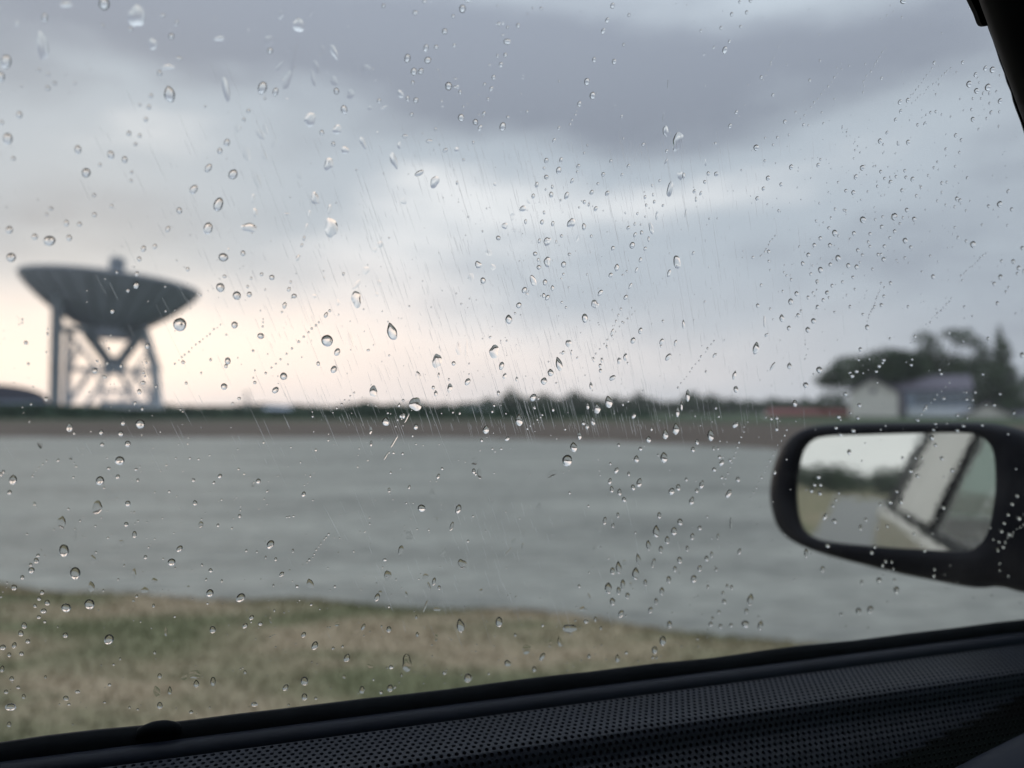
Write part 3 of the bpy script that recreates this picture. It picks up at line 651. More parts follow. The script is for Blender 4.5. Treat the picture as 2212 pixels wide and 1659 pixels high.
# body shell
CL = -.37
def cross(z): return ywin(z)
def side(sign):
    def Y(y): return y if sign > 0 else 2*CL-y
    return Y
zr = 1.2+UT*math.cos(R(22)); yr = ywin(zr)
for sgn in (1, -1):
    Y = side(sgn)
    lowprof = [(.398, ZB-.012), (.412, ZB-.035), (.430, .90), (.438, .74), (.436, .62), (.425, .50), (.405, .34), (.36, .30), (.36, ZB-.03)]
    def panel(nm, f0, f1_, m=M['paint']):
        return MB().prism([(Y(a), b_) for a, b_ in lowprof], 'x', f0, f1_).build(nm, m, car, bevel=.002)
    panel('front_door', -.66, .80); panel('rear_door', -1.52, -.668); panel('rear_fender', -2.75, -1.528); panel('front_fender', .808, 1.95)
    if sgn > 0:
        hd = [(Y(.434), .93), (Y(.458), .93), (Y(.462), .90), (Y(.434), .895)]
        MB().prism(hd, 'x', -.56, -.38).build('door_handle', M['paint'], car, bevel=.004)
        MB().prism([(Y(a+.008), b_-.025) for a, b_ in hd], 'x', -1.42, -1.26).build('door_handle', M['paint'], car, bevel=.004)
    def gpost(nm, fb0, fb1, ft0, ft1, m=M['paint'], o0=-.012, o1=.010):
        rs = []
        for t_ in (0, 1):
            z = ZB-.01 + (zr-ZB+.01)*t_; y = ywin(z); a, b_ = (fb0, fb1) if t_ == 0 else (ft0, ft1)
            rs.append([(a, Y(y+o0), z), (b_, Y(y+o0), z), (b_, Y(y+o1), z), (a, Y(y+o1), z)])
        return MB().rings(rs).build(nm, m, car)
    gpost('b_pillar', -.74, -.60, -.74, -.62, M['paint']); gpost('pillar_seal', -.598, -.585, -.618, -.605, M['rubber'], -.012, .013)
    gpost('c_pillar', -1.85, -1.42, -1.72, -1.34)
    # rear side glasses
    gpost('quarter_panel', -1.42, -.74, -1.34, -.74, M['paint'], -.012, .009); gpost('quarter_window', -2.52, -1.855, -2.20, -1.725, M['rubber'], -.012, .013)
    MB().prism([(Y(.384), ZB-.011), (Y(.404), ZB-.011), (Y(.404), ZB+.006), (Y(.384), ZB+.006)], 'x', -2.2, -.665).build('belt_moulding', M['rubber'], car, bevel=.002)
    MB().prism([(Y(yr+.02), zr-.012), (Y(yr+.02), zr+.02), (Y(yr-.03), zr+.05), (Y(yr-.03), zr-.012)], 'x', -2.15, .42).build('roof_rail', M['paint'], car, bevel=.004)
MB().box(-.6, .55, side(-1)(.315), side(-1)(.311), ZB, zr).build('passenger_window', M['tinted'], car)  # tint added to this unseen glass to cut light entering the cabin
yl, yh = yr-.03, 2*CL-(yr-.03)
MB().box(-2.15, .42, yh, yl, zr+.02, zr+.05).build('roof', M['paint'], car, bevel=.008)
MB().box(-2.1, .40, yh+.003, yl-.003, zr-.004, zr+.016).build('headliner', M['lining'], car)
MB().box(-2.6, 1.2, 2*CL-.37, .37, .28, .33).build('floor_pan', M['seat'], car)
MB().box(.62, 1.25, 2*CL-.34, .31, .34, ZB-.03).build('dashboard', M['plastic'], car, bevel=.03)
MB().box(.95, 1.95, 2*CL-.39, .39, .5, ZB-.02).build('bonnet', M['paint'], car, bevel=.03)
MB().prism([(2*CL-.30, 0), (.30, 0), (.22, 1), (2*CL-.22, 1)], 'x', 0, .004)
wsv = [(1.12, .33, ZB-.02), (1.12, 2*CL-.33, ZB-.02), (.42, 2*CL-.2, zr), (.42, .2, zr)]
ws = MB(); ws.rings([[Vector(p) for p in wsv], [Vector(p)+Vector((.004, 0, .004)) for p in wsv]]).build('windscreen', M['tinted'], car)  # out of view; tint added here too, to keep the trim dark
rwv = [(-2.5, .33, ZB-.02), (-2.5, 2*CL-.33, ZB-.02), (-2.12, 2*CL-.2, zr), (-2.12, .2, zr)]
MB().rings([[Vector(p) for p in rwv], [Vector(p)+Vector((-.004, 0, .004)) for p in rwv]]).build('rear_windscreen', M['tinted'], car)
MB().box(-2.75, -2.4, 2*CL-.38, .38, .4, ZB-.02).build('tailgate', M['paint'], car, bevel=.03)
for y_ in (-.05, -.72):
    s_ = MB().box(-.42, -.22, y_-.25, y_+.25, .45, 1.02).build('seat_back', M['seat'], car, bevel=.05); MB().box(-.2, .3, y_-.25, y_+.25, .40, .56).build('seat', M['seat'], car, bevel=.04)
MB().box(-1.5, -1.3, 2*CL-.25, .25, .45, 1.0).build('rear_bench', M['seat'], car, bevel=.05)
for f_ in (1.35, -1.85):
    for sgn in (1, -1):
        Y = side(sgn)
        wh = MB().lathe([(.12, -.09), (.22, -.10), (.30, -.09), (.32, -.05), (.32, .05), (.30, .09), (.22, .10), (.12, .09)], 32).build('wheel', M['rubber'], car, smooth=True)
        wh.location = (f_, Y(.33), .32); wh.rotation_euler = (PI/2, 0, 0)

# door mirror
MD = .66
mcen = at(1935, 1065, MD); mc = MCi @ mcen
din = (mc-E2).normalized(); rdir = Vector((-1, MIR_Y, MIR_Z)).normalized()
nrm = (rdir-din).normalized()
mu = nrm.cross(Vector((0, 0, 1))).normalized()*-1; mv = nrm.cross(mu).normalized()
if mv.z < 0: mv = -mv
if mu.x < 0: mu = -mu
def mp2(Xz, Yz, off=0):
    """H-tile photo position -> local (u,v) on the mirror plane"""
    px = (2700+Xz/1.2763)/1.8228; py = (1200+Yz/1.2763)/1.8228
    d = dcar(px, py); t_ = (nrm.dot(mc-E2)+off)/nrm.dot(d); p = E2+d*t_-mc; return p.dot(mu), p.dot(mv)
def smooth_loop(pts, n):
    P_ = np.array(pts, float); m_ = len(P_); out = []
    for i in range(m_):
        p0, p1, p2, p3 = P_[i-1], P_[i], P_[(i+1) % m_], P_[(i+2) % m_]
        for t_ in np.linspace(0, 1, 6, endpoint=False):
            out.append(.5*((2*p1)+(-p0+p2)*t_+(2*p0-5*p1+4*p2-p3)*t_*t_+(-p0+3*p1-3*p2+p3)*t_**3))
    out = np.array(out); seg_ = np.r_[0, np.cumsum(np.hypot(*np.diff(np.vstack([out, out[:1]]), axis=0).T))]
    ss = np.linspace(0, seg_[-1], n, endpoint=False); oo = np.vstack([out, out[:1]])
    return np.stack([np.interp(ss, seg_, oo[:, 0]), np.interp(ss, seg_, oo[:, 1])], -1)
gl_px = [(566,860),(590,745),(640,685),(720,664),(900,657),(1150,650),(1400,648),(1480,668),(1535,730),(1550,850),(1545,980),(1520,1110),(1480,1190),(1400,1234),(1200,1226),(950,1210),(720,1186),(620,1150),(575,1080),(560,960)]
ho_px = [(402,950),(425,800),(470,705),(540,640),(640,606),(850,592),(1150,590),(1480,590),(1620,612),(1760,660),(1900,760),(1940,950),(1940,1250),(1920,1480),(1700,1455),(1560,1422),(1440,1428),(1200,1385),(1000,1342),(700,1264),(560,1214),(470,1155),(425,1080)]
gl2 = smooth_loop([mp2(*p) for p in gl_px], 96); ho2 = smooth_loop([mp2(*p) for p in ho_px], 96)
def align(a, b_):
    ca, cb = a.mean(0), a.mean(0); aa = np.arctan2(*(a-ca).T[::-1]); ab = np.arctan2(*(b_-cb).T[::-1])
    k_ = int(np.argmin(np.abs(np.angle(np.exp(1j*(ab-aa[0])))))); return np.roll(b_, -k_, 0)
ho2 = align(gl2, ho2)
def ring3(p2, off, sc_=1.0, cen=None):
    c_ = p2.mean(0) if cen is None else cen
    return [mc + mu*float(c_[0]+(x-c_[0])*sc_) + mv*float(c_[1]+(y-c_[1])*sc_) + nrm*off for x, y in p2]
mirror = bpy.data.objects.new('door_mirror', None); C.objects.link(mirror); mirror.parent = car
gc = gl2.mean(0)
MB().rings([ring3(gl2, .0, 1.012, gc), ring3(gl2, -.003, 1.012, gc)]).build('mirror_glass', M['mirror'], mirror)
b2_ = ho2*.25+gl2*.75
hsg = MB().rings([ring3(gl2, -.004, 1.0, gc), ring3(gl2, .001, 1.014, gc), ring3(gl2, .006, 1.03, gc), ring3(b2_, .008), ring3(ho2*.75+gl2*.25, .0045), ring3(ho2, -.008), ring3(ho2, -.030, .985), ring3(ho2, -.055, .93), ring3(ho2, -.078, .80), ring3(ho2, -.092, .55), ring3(ho2, -.097, .2)], True, True)
hsg.build('mirror_housing', M['housing'], mirror, smooth=True)
bp = Vector((.63, .40, ZB+.02)); ep = mc + mu*.10 + mv*-.055 + nrm*-.035
MB().tube(ep, bp, .028, .036, 14).build('mirror_arm', M['housing'], mirror, smooth=True)
MB().prism([(.375, ZB-.02), (.40, ZB-.02), (.39, ZB+.06), (.352, ZB+.10)], 'x', fp(UB)-.10, fp(UB)+.06).build('mirror_sail', M['housing'], mirror, bevel=.003)

# ------------------------------------------------------------------ rain on the glass
DROPS = '''
A 885,105,105,150,-10,i;275,300,70,190,-12,i;430,30,90,35,0,i;675,25,70,80,-20;40,400,65,90,0;5,500,50,65;290,115,35,60;990,285,50,80,0,i;1160,380,45,25,0;1090,435,90,30,0,i;1035,475,30,40;1098,610,70,110,-15,t;1055,100,35,25;1110,235,35,40;665,165,25,25;845,190,25,35;1145,150,22,45,20;1420,250,70,30,0,i;1465,580,40,170,-12,e;1700,570,55,85,15;1785,595,35,55,15;1860,520,50,130,15,f;1905,370,36,180,10,f;1810,430,26,70,35,f;1935,165,80,80,0,i;1740,265,60,80,0,f;1750,330,35,40;1820,95,40,55,0,f;2015,80,28,60,20,f;2095,330,35,80,-15,f;2165,335,40,100,-20,i;2050,430,35,90,-10,f;2030,510,26,110,-15,f;2165,525,50,60,0,f;2180,590,35,40;2010,775,65,100,20,i;2185,840,55,65,0,i;2085,860,30,35;1540,830,35,60,15,f;1690,870,50,75,-35,f;1720,835,30,70,-20,f;1610,720,25,30,20;1580,775,22,25;1780,925,35,70,20,f;1600,1000,50,90,-20,f;1715,1010,35,50,0,f;1470,925,38,50,30;1425,980,32,42;1350,1090,38,62,30;1510,1130,55,68,25;1670,1175,45,90,-20,f;1940,1135,40,50,0,f;2130,1065,60,82,25,i;2160,935,25,35;1255,1228,46,64,35;1415,1325,60,90,20;1162,1365,35,42;1088,1485,28,46,30;1348,1480,56,80,15;1615,1475,95,62,0,i;1640,1285,22,65,5,e;1655,1380,28,65,-10,e;1860,1387,38,16,0,e;2040,1285,48,85,0,i;2135,1355,24,65,10,e;2005,1385,18,50,5,e;1985,1475,18,60,15,e;2145,1475,85,130,-15,i;1970,1545,16,35,15;1955,1590,16,28,15;505,970,42,60,-5;718,1005,42,58,-15;808,1035,36,45,-5;558,1120,58,60;50,900,62,75;125,745,38,48;430,1447,34,42;515,1453,30,32;612,1392,28,32;60,1490,45,50;85,1028,32,30;225,1535,38,42;320,1560,76,66,0;448,1542,34,42;330,1352,28,26;723,1337,22,28;853,1117,20,24;850,1172,20,24;965,695,25,38;945,775,25,38;978,622,25,35,20;835,865,30,35;905,880,25,28;878,935,25,25;648,1070,22,28;310,572,30,35;355,540,25,28;312,482,20,28;250,455,22,28;485,540,18,25;930,1612,32,42,15;1003,1598,26,36,20;1575,1642,30,38,-10;610,1265,26,24;303,1390,20,22;1330,690,16,20;905,680,18,25;10,795,26,35
B 785,57,40,55;820,0,45,30;540,10,28,25;273,38,24,30;480,82,36,30;725,105,22,24;670,203,34,38,15;548,312,30,52,20;615,304,30,28;732,295,20,28,10;428,378,38,55,5;560,390,44,42;470,465,38,50;515,462,34,42,25;695,558,44,52;738,565,26,18;738,512,24,16;770,597,20,32,-5;1075,270,48,38;1022,155,24,26;1078,177,18,20;1146,165,24,34,5;1046,228,18,16;1063,356,24,28;1012,363,16,24;1035,420,26,38,15;960,422,20,14;987,502,24,34;928,547,20,22;972,576,22,34,25;951,644,16,26;1241,52,14,16;1296,55,20,24;1207,90,12,14;1757,37,28,38,15;1864,97,20,24,20;1723,132,26,38,20;1697,202,26,40,20;1830,290,18,24,20;1638,388,24,38,10;1768,400,28,38,15;1591,530,34,50,5;1628,620,38,48,10;1542,675,26,40,15;1412,527,14,18;1178,500,24,28,0,f;1079,760,22,20;1045,822,38,60,15;776,763,38,50;869,791,34,38;899,829,24,44,25;924,737,22,32,25;889,745,14,12;463,535,22,28;385,610,38,50,-30,i;430,640,22,38;483,650,30,40,35;655,697,22,22,0,f;245,655,24,34;162,450,56,78,15,f;60,610,50,60,0,f;275,697,12,54,60,e;185,700,30,28,0,f;18,712,40,60,-10;25,973,50,52,0,i;140,925,32,80,-20,i;375,942,24,48,10,i;412,882,38,24;455,742,22,28,35;340,1040,42,110,-15,i;570,915,46,24;674,974,24,38,50;747,970,30,38,0,i;505,1122,32,64,60;605,1180,55,80,15,i;400,1303,50,38,0,f;750,1185,16,28;610,838,16,24;793,1036,16,20;855,925,16,24;1378,912,20,34,25;1410,830,18,26,20;1817,755,14,24,5;1775,692,26,26,0,f;1956,937,20,26,30;1828,898,12,16;1594,942,14,16;1574,993,14,18;2120,545,14,80,5,e;2088,765,12,80,8,e;2102,850,36,75,-10,i;2180,915,70,118,20,i;2130,1225,38,104,15,e;2195,1135,40,65,0,f;2045,1395,20,55,10,i;1328,1040,26,36,20;1424,1038,24,38,10;1408,1105,32,50,10;1313,1092,16,24;1328,1147,28,30;1266,1198,24,40,10;1536,1077,24,30,30;1528,1114,14,18;1495,1173,20,38,25;1747,1045,20,26,25;1861,1076,20,30,30;1697,1130,24,28,25;1818,1134,16,24,30;1367,1212,16,28;1360,1262,26,42;1243,1271,22,34,10;1213,1298,22,55,-15,f;1460,1268,28,52,20;1622,1247,24,36,30;1723,1253,26,38,30;1575,1310,22,28;1604,1325,14,32,15;1648,1353,24,36,30;1541,1345,14,14;1176,1353,42,40,0,i;1110,1403,36,44,0,f;1122,1490,36,22,0,f;1059,1464,36,44,10,i;1194,1437,18,34;1300,1440,24,36,15;1314,1378,16,26;1370,1450,22,36,10;1490,1446,52,62,20,i;1572,1470,26,48;1335,1565,42,64,25,i;1017,1542,30,30;1283,1562,20,34,10;1427,1530,20,22;1393,1568,12,24;1531,1545,18,50,15,f;1620,1532,16,24;1256,1645,28,30;1478,1648,24,20;955,1637,50,40,0,f;250,1583,40,45,0,f;215,1620,28,36,0,f;1760,1610,24,34,15;1885,1590,34,44,15;1969,1612,20,30,20;1992,1550,16,36;1903,1522,20,36,20;1946,1508,22,30;1860,1477,22,32,40;2008,1480,30,80,-10,i;1968,1278,18,28,15;2028,1308,18,26,10;2020,1262,12,24;2063,1173,16,22;2084,1332,16,20,30;1976,1330,16,22;1918,1385,14,22,15;1969,1405,12,16;1901,1453,14,26,10;1940,1457,12,16;2108,980,18,28,25;2105,1048,16,40,20;2013,1203,12,22
C 440,5,26,24;370,12,20,22;318,92,22,30,15;415,80,22,28,15;248,180,20,24,20;376,172,18,20,15;303,270,18,26,20;273,325,32,50,15;202,308,14,26,30;119,200,16,26,15;140,350,20,24,0,f;1428,10,42,32;1325,100,12,14;1421,113,14,16;1283,124,12,14;887,226,14,18;1346,36,10,12;1184,416,12,16;509,501,20,24;824,521,18,22;1289,508,16,24,15;572,403,12,16;348,729,20,30,20;306,817,22,34,20;1630,408,20,26,10;1814,405,20,26,15;1775,469,12,16;1662,550,14,18;1642,612,14,20;1962,443,24,38,15;2008,452,36,42,15;1898,484,24,34,15;1856,545,36,44,15;1905,589,34,38;1978,566,38,50,20;2057,655,30,38,20;2000,730,22,30,10;1881,774,28,34,10;2035,593,16,20;1948,606,16,24;1988,605,16,26;1923,536,14,18;1990,670,16,22;2056,488,14,18;2052,725,16,20;1881,640,14,22;1933,640,14,18;1872,711,16,22;1970,768,14,22;2049,821,14,20;1918,838,16,20,15;2110,1240,22,28,15;2055,1323,36,42,10;1983,1336,20,24;2133,1357,22,28;1882,1584,38,44,10;1837,1563,18,22;2202,1608,24,28;1940,1458,16,18;1770,878,24,30,15;1806,908,20,24;1706,967,18,24,15;1794,989,16,22;1459,651,26,34,15;1413,722,20,32,20;1380,777,22,30,15;1325,861,20,28,15;1279,915,30,36;1300,937,14,20;1461,923,28,36,10;1607,730,18,22;1523,810,18,24;1578,745,12,16;1678,743,12,16;1164,1087,32,38,20;1122,1147,26,36,15;1106,1248,28,32;1058,1237,22,26;1284,1113,22,24;1309,1158,20,24;1348,1179,26,28;1382,1146,18,22;1261,1208,16,22;1440,1107,20,24;1490,1162,28,36,15;1545,1215,18,26;1515,1270,18,26;1199,1243,14,18;1591,1138,14,20;1651,1050,14,20;1628,1088,16,20;1711,1181,14,20;1766,1079,14,18;1844,1154,18,24;1777,1288,26,30,10;1763,1342,16,22;1679,1246,14,18;1650,1303,14,20;1453,1361,26,30;1372,1404,42,48,15;1501,1420,28,34;1427,1412,16,20;1168,1424,42,44;1290,1470,26,28;1248,1423,16,20;1296,1406,18,20;1408,1450,18,20;1374,1500,24,28;1342,1542,18,22;1214,1516,20,24;1110,1513,26,30;985,1510,36,42;947,1478,22,22;1442,1560,34,38;1478,1602,22,24;1307,1597,22,28;1203,1569,18,22;1213,1598,18,22;1135,1622,24,26;955,1590,26,32;853,1590,24,30;892,1545,24,28;815,1652,28,30;1267,1650,20,24;703,1083,28,36,15;553,1155,30,36,15;523,1223,22,30,20;483,1286,24,30,15;878,1070,22,30,20;894,1034,16,20;476,957,36,42,15;532,1043,16,20;585,940,14,18;614,892,16,22;534,895,14,18;688,875,12,18;783,812,16,26;814,814,12,18;662,789,24,28;732,729,14,20;901,731,12,18;622,1366,16,20;557,1631,22,26;218,1128,30,34,0,i;166,1125,22,28;147,1055,16,40,0,f;143,1180,20,26;75,1240,20,28,25;117,1253,16,32,20;86,1292,14,34;20,1380,12,60,10,e;1007,1182,14,18;987,1356,16,22;1045,1362,16,18;960,1413,14,22;1085,1548,14,16;1109,1028,12,16;7,1140,20,44
J 1007,192,38,42;1073,240,28,34;1127,249,28,34;957,234,24,28;893,268,34,40;778,227,24,30;830,295,18,24;871,342,22,26;968,370,20,26;936,414,20,24;738,422,28,34;813,447,20,26;700,474,34,42;910,464,20,26;874,508,24,28;748,562,24,28;767,534,16,20;642,580,34,50,0,t;848,599,32,38;688,645,26,32;811,656,32,38;1196,640,28,36;1623,312,26,32;1347,354,20,26;1304,438,18,22;1288,497,24,28;1243,507,18,24;1460,507,16,22;1825,508,16,20;2060,314,28,36;2019,358,24,28;2143,214,26,32;2067,211,18,22;2168,292,18,20;2040,485,22,28;2210,280,14,34;2095,410,16,20;2112,382,14,18;567,521,14,18;508,368,16,26,10;557,212,14,18;703,332,16,24;648,407,14,20;530,605,14,80,0,e;242,225,20,50,20,f;68,160,16,28,30;5,620,20,60,0,t;475,775,44,82,8,t;543,690,18,32,50;583,892,20,62,30,i;692,890,32,44,0,t;885,916,42,44;335,950,26,60,15,t;205,822,16,34,30;150,928,14,20;1152,783,26,28;1103,316,20,24;1302,200,28,32;1270,170,20,26;1164,172,18,22;1440,190,18,20;1230,263,16,20;1302,852,30,22;1273,891,26,26;1254,926,24,20;1126,925,30,24;1098,955,32,26;1086,933,16,16;1140,851,18,18;1505,700,22,26;1480,883,26,20;1487,847,16,18;1980,712,22,24;1675,940,26,22;1945,944,22,18;1665,915,20,16;2200,820,30,38;1820,730,16,14
H 252,425,24,34;548,495,26,36;603,404,28,30;430,572,14,20;457,570,20,18;768,563,26,20;250,603,24,40,40,t;125,655,34,60,0,t;10,455,24,60,0,t;57,690,20,30;36,728,20,28;140,722,10,20;170,765,18,20;180,795,22,36,30;222,782,18,16;143,828,22,22;80,903,24,44,15,t;55,935,18,24;30,985,24,44,15,t;215,950,24,48,30;262,878,22,28;457,625,20,20;842,632,26,20;778,652,22,18;667,865,26,22;632,935,22,20;648,905,20,18;678,905,20,18;674,948,22,20;228,1100,14,70,0,e;70,1122,22,24;33,1165,20,36,10;162,1165,14,30;270,1240,18,32,20;8,1225,16,30;40,1378,28,40,20;70,1325,22,34,15;105,1275,22,28;130,1255,16,30;153,1330,16,20;111,1417,14,18;208,1415,14,24;230,1420,16,24;187,1450,14,24;325,1482,34,60,10,t;376,1612,28,50,15,t;300,1605,40,36;305,1540,20,30;135,1577,14,22;193,1492,22,24;167,1545,18,20;126,1605,22,24;175,1615,20,22;228,1610,20,22;870,1540,32,32;928,1533,30,40,20;782,1556,20,18;1060,1435,32,38;688,1330,24,34,10;605,1250,22,44;713,1210,26,24;747,1088,28,26;973,1385,28,28;1050,1385,16,18;885,1395,16,24;905,1080,20,20;880,1120,18,34;935,1245,22,22;950,1215,20,22;1200,1236,20,16;1165,860,22,20;1130,835,24,22;1288,772,22,20;1340,832,24,20;1296,1020,22,20;1237,668,28,26;1255,705,20,18;1027,992,26,22;1083,990,26,24;1118,1060,22,18;977,1002,18,16;1060,937,20,18;822,740,22,28;1665,960,20,18;1640,1002,20,18;1675,1073,24,22;1620,1055,18,16;1600,1098,18,16;1587,1138,20,18;1625,1154,20,18;1595,1218,18,16;1574,1192,16,14;1605,1195,14,12;1568,1233,16,18;1545,1180,12,10;1530,1120,12,12;1250,1330,14,16;1247,1362,18,18;990,1310,18,20;1005,1290,16,18;1035,1292,14,16;1148,1152,18,16;1013,1113,18,18;1240,1150,12,12;965,1125,12,14;803,449,24,20;873,505,24,20;865,568,22,18;828,545,12,10;1297,470,20,16;1205,520,24,16;1455,440,16,14;1412,475,18,14;1443,478,16,12;1580,448,18,14;1550,503,22,18;1425,518,16,12;1410,440,12,12;1185,550,12,12;1165,580,24,14;1245,628,18,12;1365,555,20,16;1415,568,14,12;1395,608,24,16;1365,632,24,14;1490,605,20,14;1255,598,20,12;1620,1363,14,14;1578,1335,12,12;1578,1300,12,12;755,618,22,18;1155,770,14,14;1090,770,16,16;1620,650,14,12;1510,1145,12,10;1660,825,12,10;755,980,14,14;770,945,14,14;740,1010,18,16;700,1065,20,40,30
D 1165,622,84,90;1428,382,54,60;1535,434,52,56;1616,427,32,38;1762,317,34,36;1447,186,62,54;1575,163,30,38;72,187,60,60;887,293,22,30,20;883,368,38,42,15;829,402,22,24;728,536,28,30;902,198,28,34;1216,264,24,30;1520,625,40,46,20;1690,696,44,38;1476,858,38,46;1702,635,14,16;1705,607,12,12;1705,588,10,12;1640,792,18,18;2120,727,74,78;2185,800,36,52,20;1838,957,46,48,20;1452,1024,42,42;1785,1047,36,48,50;1550,1101,26,20;1508,1133,18,16;1651,998,22,22;1187,866,24,26;2062,876,22,32;2163,913,38,50,30;1207,1002,20,20;954,761,28,34;951,868,18,20;930,932,20,20;940,955,16,14;615,921,34,36;679,961,26,24;632,860,18,14;704,779,18,18;928,999,30,22;903,1057,30,36;875,1131,22,20;1011,1024,14,20;168,740,28,26;310,682,18,22;313,650,12,14;184,876,20,18;145,590,14,18;144,612,12,14;2112,560,24,40,25;2137,532,18,20;2066,608,14,14;2048,627,16,16;2020,648,16,16;2000,672,14,16;1969,701,16,16;1937,733,18,18;1892,777,16,16;1857,812,14,16;1818,848,14,16;1788,876,14,12;1759,902,14,14;1722,937,16,18;1906,437,34,30;1872,394,22,34,20;1884,348,14,22;1844,498,26,44,15;1827,540,14,14;1605,377,16,22;1695,297,22,26,20;1455,310,26,22;1930,190,24,48,20,i;2038,437,26,30,0,f;2190,480,28,38,0,f;300,1104,24,26;202,1138,16,14
E 98,280,62,110,0,i;230,248,28,26,0,f;100,185,30,78,45,f;160,92,48,50,0,f;245,172,34,34,0,f;328,490,62,120,-15,t;60,540,34,120,-15,f;175,610,22,16;208,877,52,70,10,i;480,960,72,96,-10,i;620,680,55,100,10,i;497,775,38,48,0,f;632,772,14,34;697,800,12,20;703,855,32,60,0,i;612,890,22,42,0,t;818,815,32,50,25;758,600,36,80,0,f;810,600,20,110,0,f;887,57,42,46,0,i;982,72,36,42,0,f;840,138,40,56,15,f;918,160,32,44;1186,222,32,44,25;1150,320,32,42,30;1243,160,36,76,-15,e;1320,172,28,44;1368,208,24,38,0,t;1312,257,22,34;1335,270,26,40,30;1280,74,28,32;1276,26,16,26;1335,38,46,64,10,i;1440,55,32,42,10;1085,410,46,60,0,t;990,620,62,85,0,i;1038,712,32,54,15;1058,778,22,44,15,i;1137,797,18,34,0,t;1018,888,20,34;1410,700,44,92,-15,t;1356,755,38,50,0,t;1313,810,40,50,10,t;1243,918,40,54,40;1393,823,14,12;1437,626,20,28,30;1472,566,36,50,0,i;1492,625,12,36,0,e;1643,312,48,56,0,i;1578,403,38,60;1678,240,28,48,30;1785,75,32,50,10,t;1745,125,26,36,25;1843,268,24,38,30;1873,195,18,44,25;1938,26,20,36,15;1912,92,16,38,20;2124,112,24,52,15;2175,40,50,85,-10,e;1970,320,14,70,10,f;1811,345,14,22;1796,384,12,22;1780,424,12,22;1755,493,16,48,20;1938,485,26,44,15;1890,548,30,44,20;2075,555,24,44,25;2165,562,18,42,20;2118,655,30,54,35;1840,655,26,52,0,i;1800,678,26,42,0,i;1720,587,14,24;1688,675,16,34;1635,672,14,36,0,i;1677,710,20,30,0,t;1757,790,30,46,50;1617,840,22,48,0,t;1732,945,48,84,-8,t;1657,988,48,66,0,t;1597,972,22,44,0,t;1372,997,20,24;1630,1070,28,60,-10,t;1568,1085,26,26;1593,1103,24,38,0,t;1543,1163,28,54,0,t;1505,1238,46,66,0,t;1464,1325,64,76,0;1152,1064,48,76,0,t;1075,1185,24,36,50;938,1125,40,60,12,t;909,1195,18,24;978,1008,16,20;990,968,14,20;288,1073,46,60,0,t;483,1107,30,38,20;400,935,18,18;375,967,18,26,20;402,1035,26,40;425,1050,10,70,25,e;343,1200,12,100,30,e;290,1295,10,60,30,e;190,1130,18,50,0,i;193,1215,16,40;1825,963,14,20;1895,1037,26,40,30;2010,1120,16,30;2168,1120,44,76,0,t;2100,1155,40,62,0,t;2178,1010,28,66,0,t;1990,1188,34,44,0,t;1797,1225,18,24;1938,1250,26,28;2205,960,20,80,0,t;2090,1305,46,74,0,t;1912,1315,36,46,0,t;1782,1390,26,44,30;1740,1460,24,42,15;1930,1468,34,64,12,t;1890,1500,28,40;1752,1512,24,44;1802,1530,26,46;1832,1578,28,34;1862,1412,18,30;2140,1525,36,48,20;2183,1500,30,44;1365,1410,36,76,50,f;895,1410,26,70,-10,e;862,1330,40,54,20,f;858,1395,24,36;628,1428,20,38,20;653,1378,16,20;440,1497,16,28,20;520,1635,50,50;758,1640,36,62,20;970,1590,34,56,0,f;590,1540,36,70,-15,f;1035,1250,18,14;1280,1625,34,50,0,f
F 908,115,62,60;797,108,30,34;450,135,42,62,0,t;655,168,28,34;782,177,34,36;480,175,16,20;662,248,28,28;828,243,38,40;776,352,60,58;260,243,34,62,0,f;458,330,22,36,0,f;377,350,18,22;85,475,52,66,0,t;62,558,30,32;22,425,20,26;8,440,20,30;705,403,26,22;882,409,22,18;648,482,54,58;893,478,18,24;828,630,34,38;630,655,62,88,0,i;443,665,16,16;400,752,50,84,-8,i;818,765,28,32;872,830,28,48;415,935,62,84;488,1082,66,84;483,835,36,80,0,f;785,885,38,44,0,f;600,992,36,60,0,f;593,1168,36,72,-8,i;868,1085,34,60,0,f;700,852,16,14;622,945,14,16;943,977,24,26;963,914,16,12;1000,1132,44,36,0,f;938,1190,44,40,0,f;1112,1010,50,48;1163,923,34,48,40;1135,1048,12,16;1097,553,20,18;1254,478,22,26;1264,626,28,36;1230,338,18,16;1425,452,26,32,30;1674,485,32,36,20;1638,507,30,26,0,f;1733,549,12,22,50;1302,765,30,42,0,i;1413,770,20,22;1553,710,22,26;1558,672,10,16;1560,648,10,10;1752,895,42,64,35;1825,1088,26,40,40;1722,978,12,22;1665,942,12,16;1898,935,14,26;1875,715,12,14;1902,712,16,12;1858,718,12,12;1365,1063,26,28;1360,1210,44,54,30;1560,1240,48,68,45;2010,1150,42,66,-8,i;1772,1160,12,18;1925,1167,22,20;1345,1277,18,14;1630,1368,26,38,40;1588,1422,28,40,40;1687,1408,28,26;1378,1447,40,46;1755,1385,20,44,-20,f;1968,1480,28,40,25;2040,1550,38,60,25;1778,1322,12,20;1132,1362,16,14;995,1292,18,28;706,1510,60,68,30;580,1282,66,64;428,1305,62,56;306,1272,34,38;273,1205,28,32;253,1246,26,26;227,1292,24,28;283,1326,40,32;252,1365,28,24;157,1420,36,40;135,1470,34,40;180,1522,30,30;92,1548,30,42,20;18,1562,40,36;60,1610,26,30;139,1602,30,26;424,1483,34,34;204,1062,40,40;235,1000,32,38;247,966,24,22;200,1026,22,24;145,1108,28,28;92,1174,36,38;290,1395,20,18;1075,1460,18,64,0,e;1002,1595,18,24;176,828,16,14;520,741,14,16;619,775,12,14;895,742,12,14;670,1192,12,18;805,1030,12,18;2185,1410,28,34,0,f
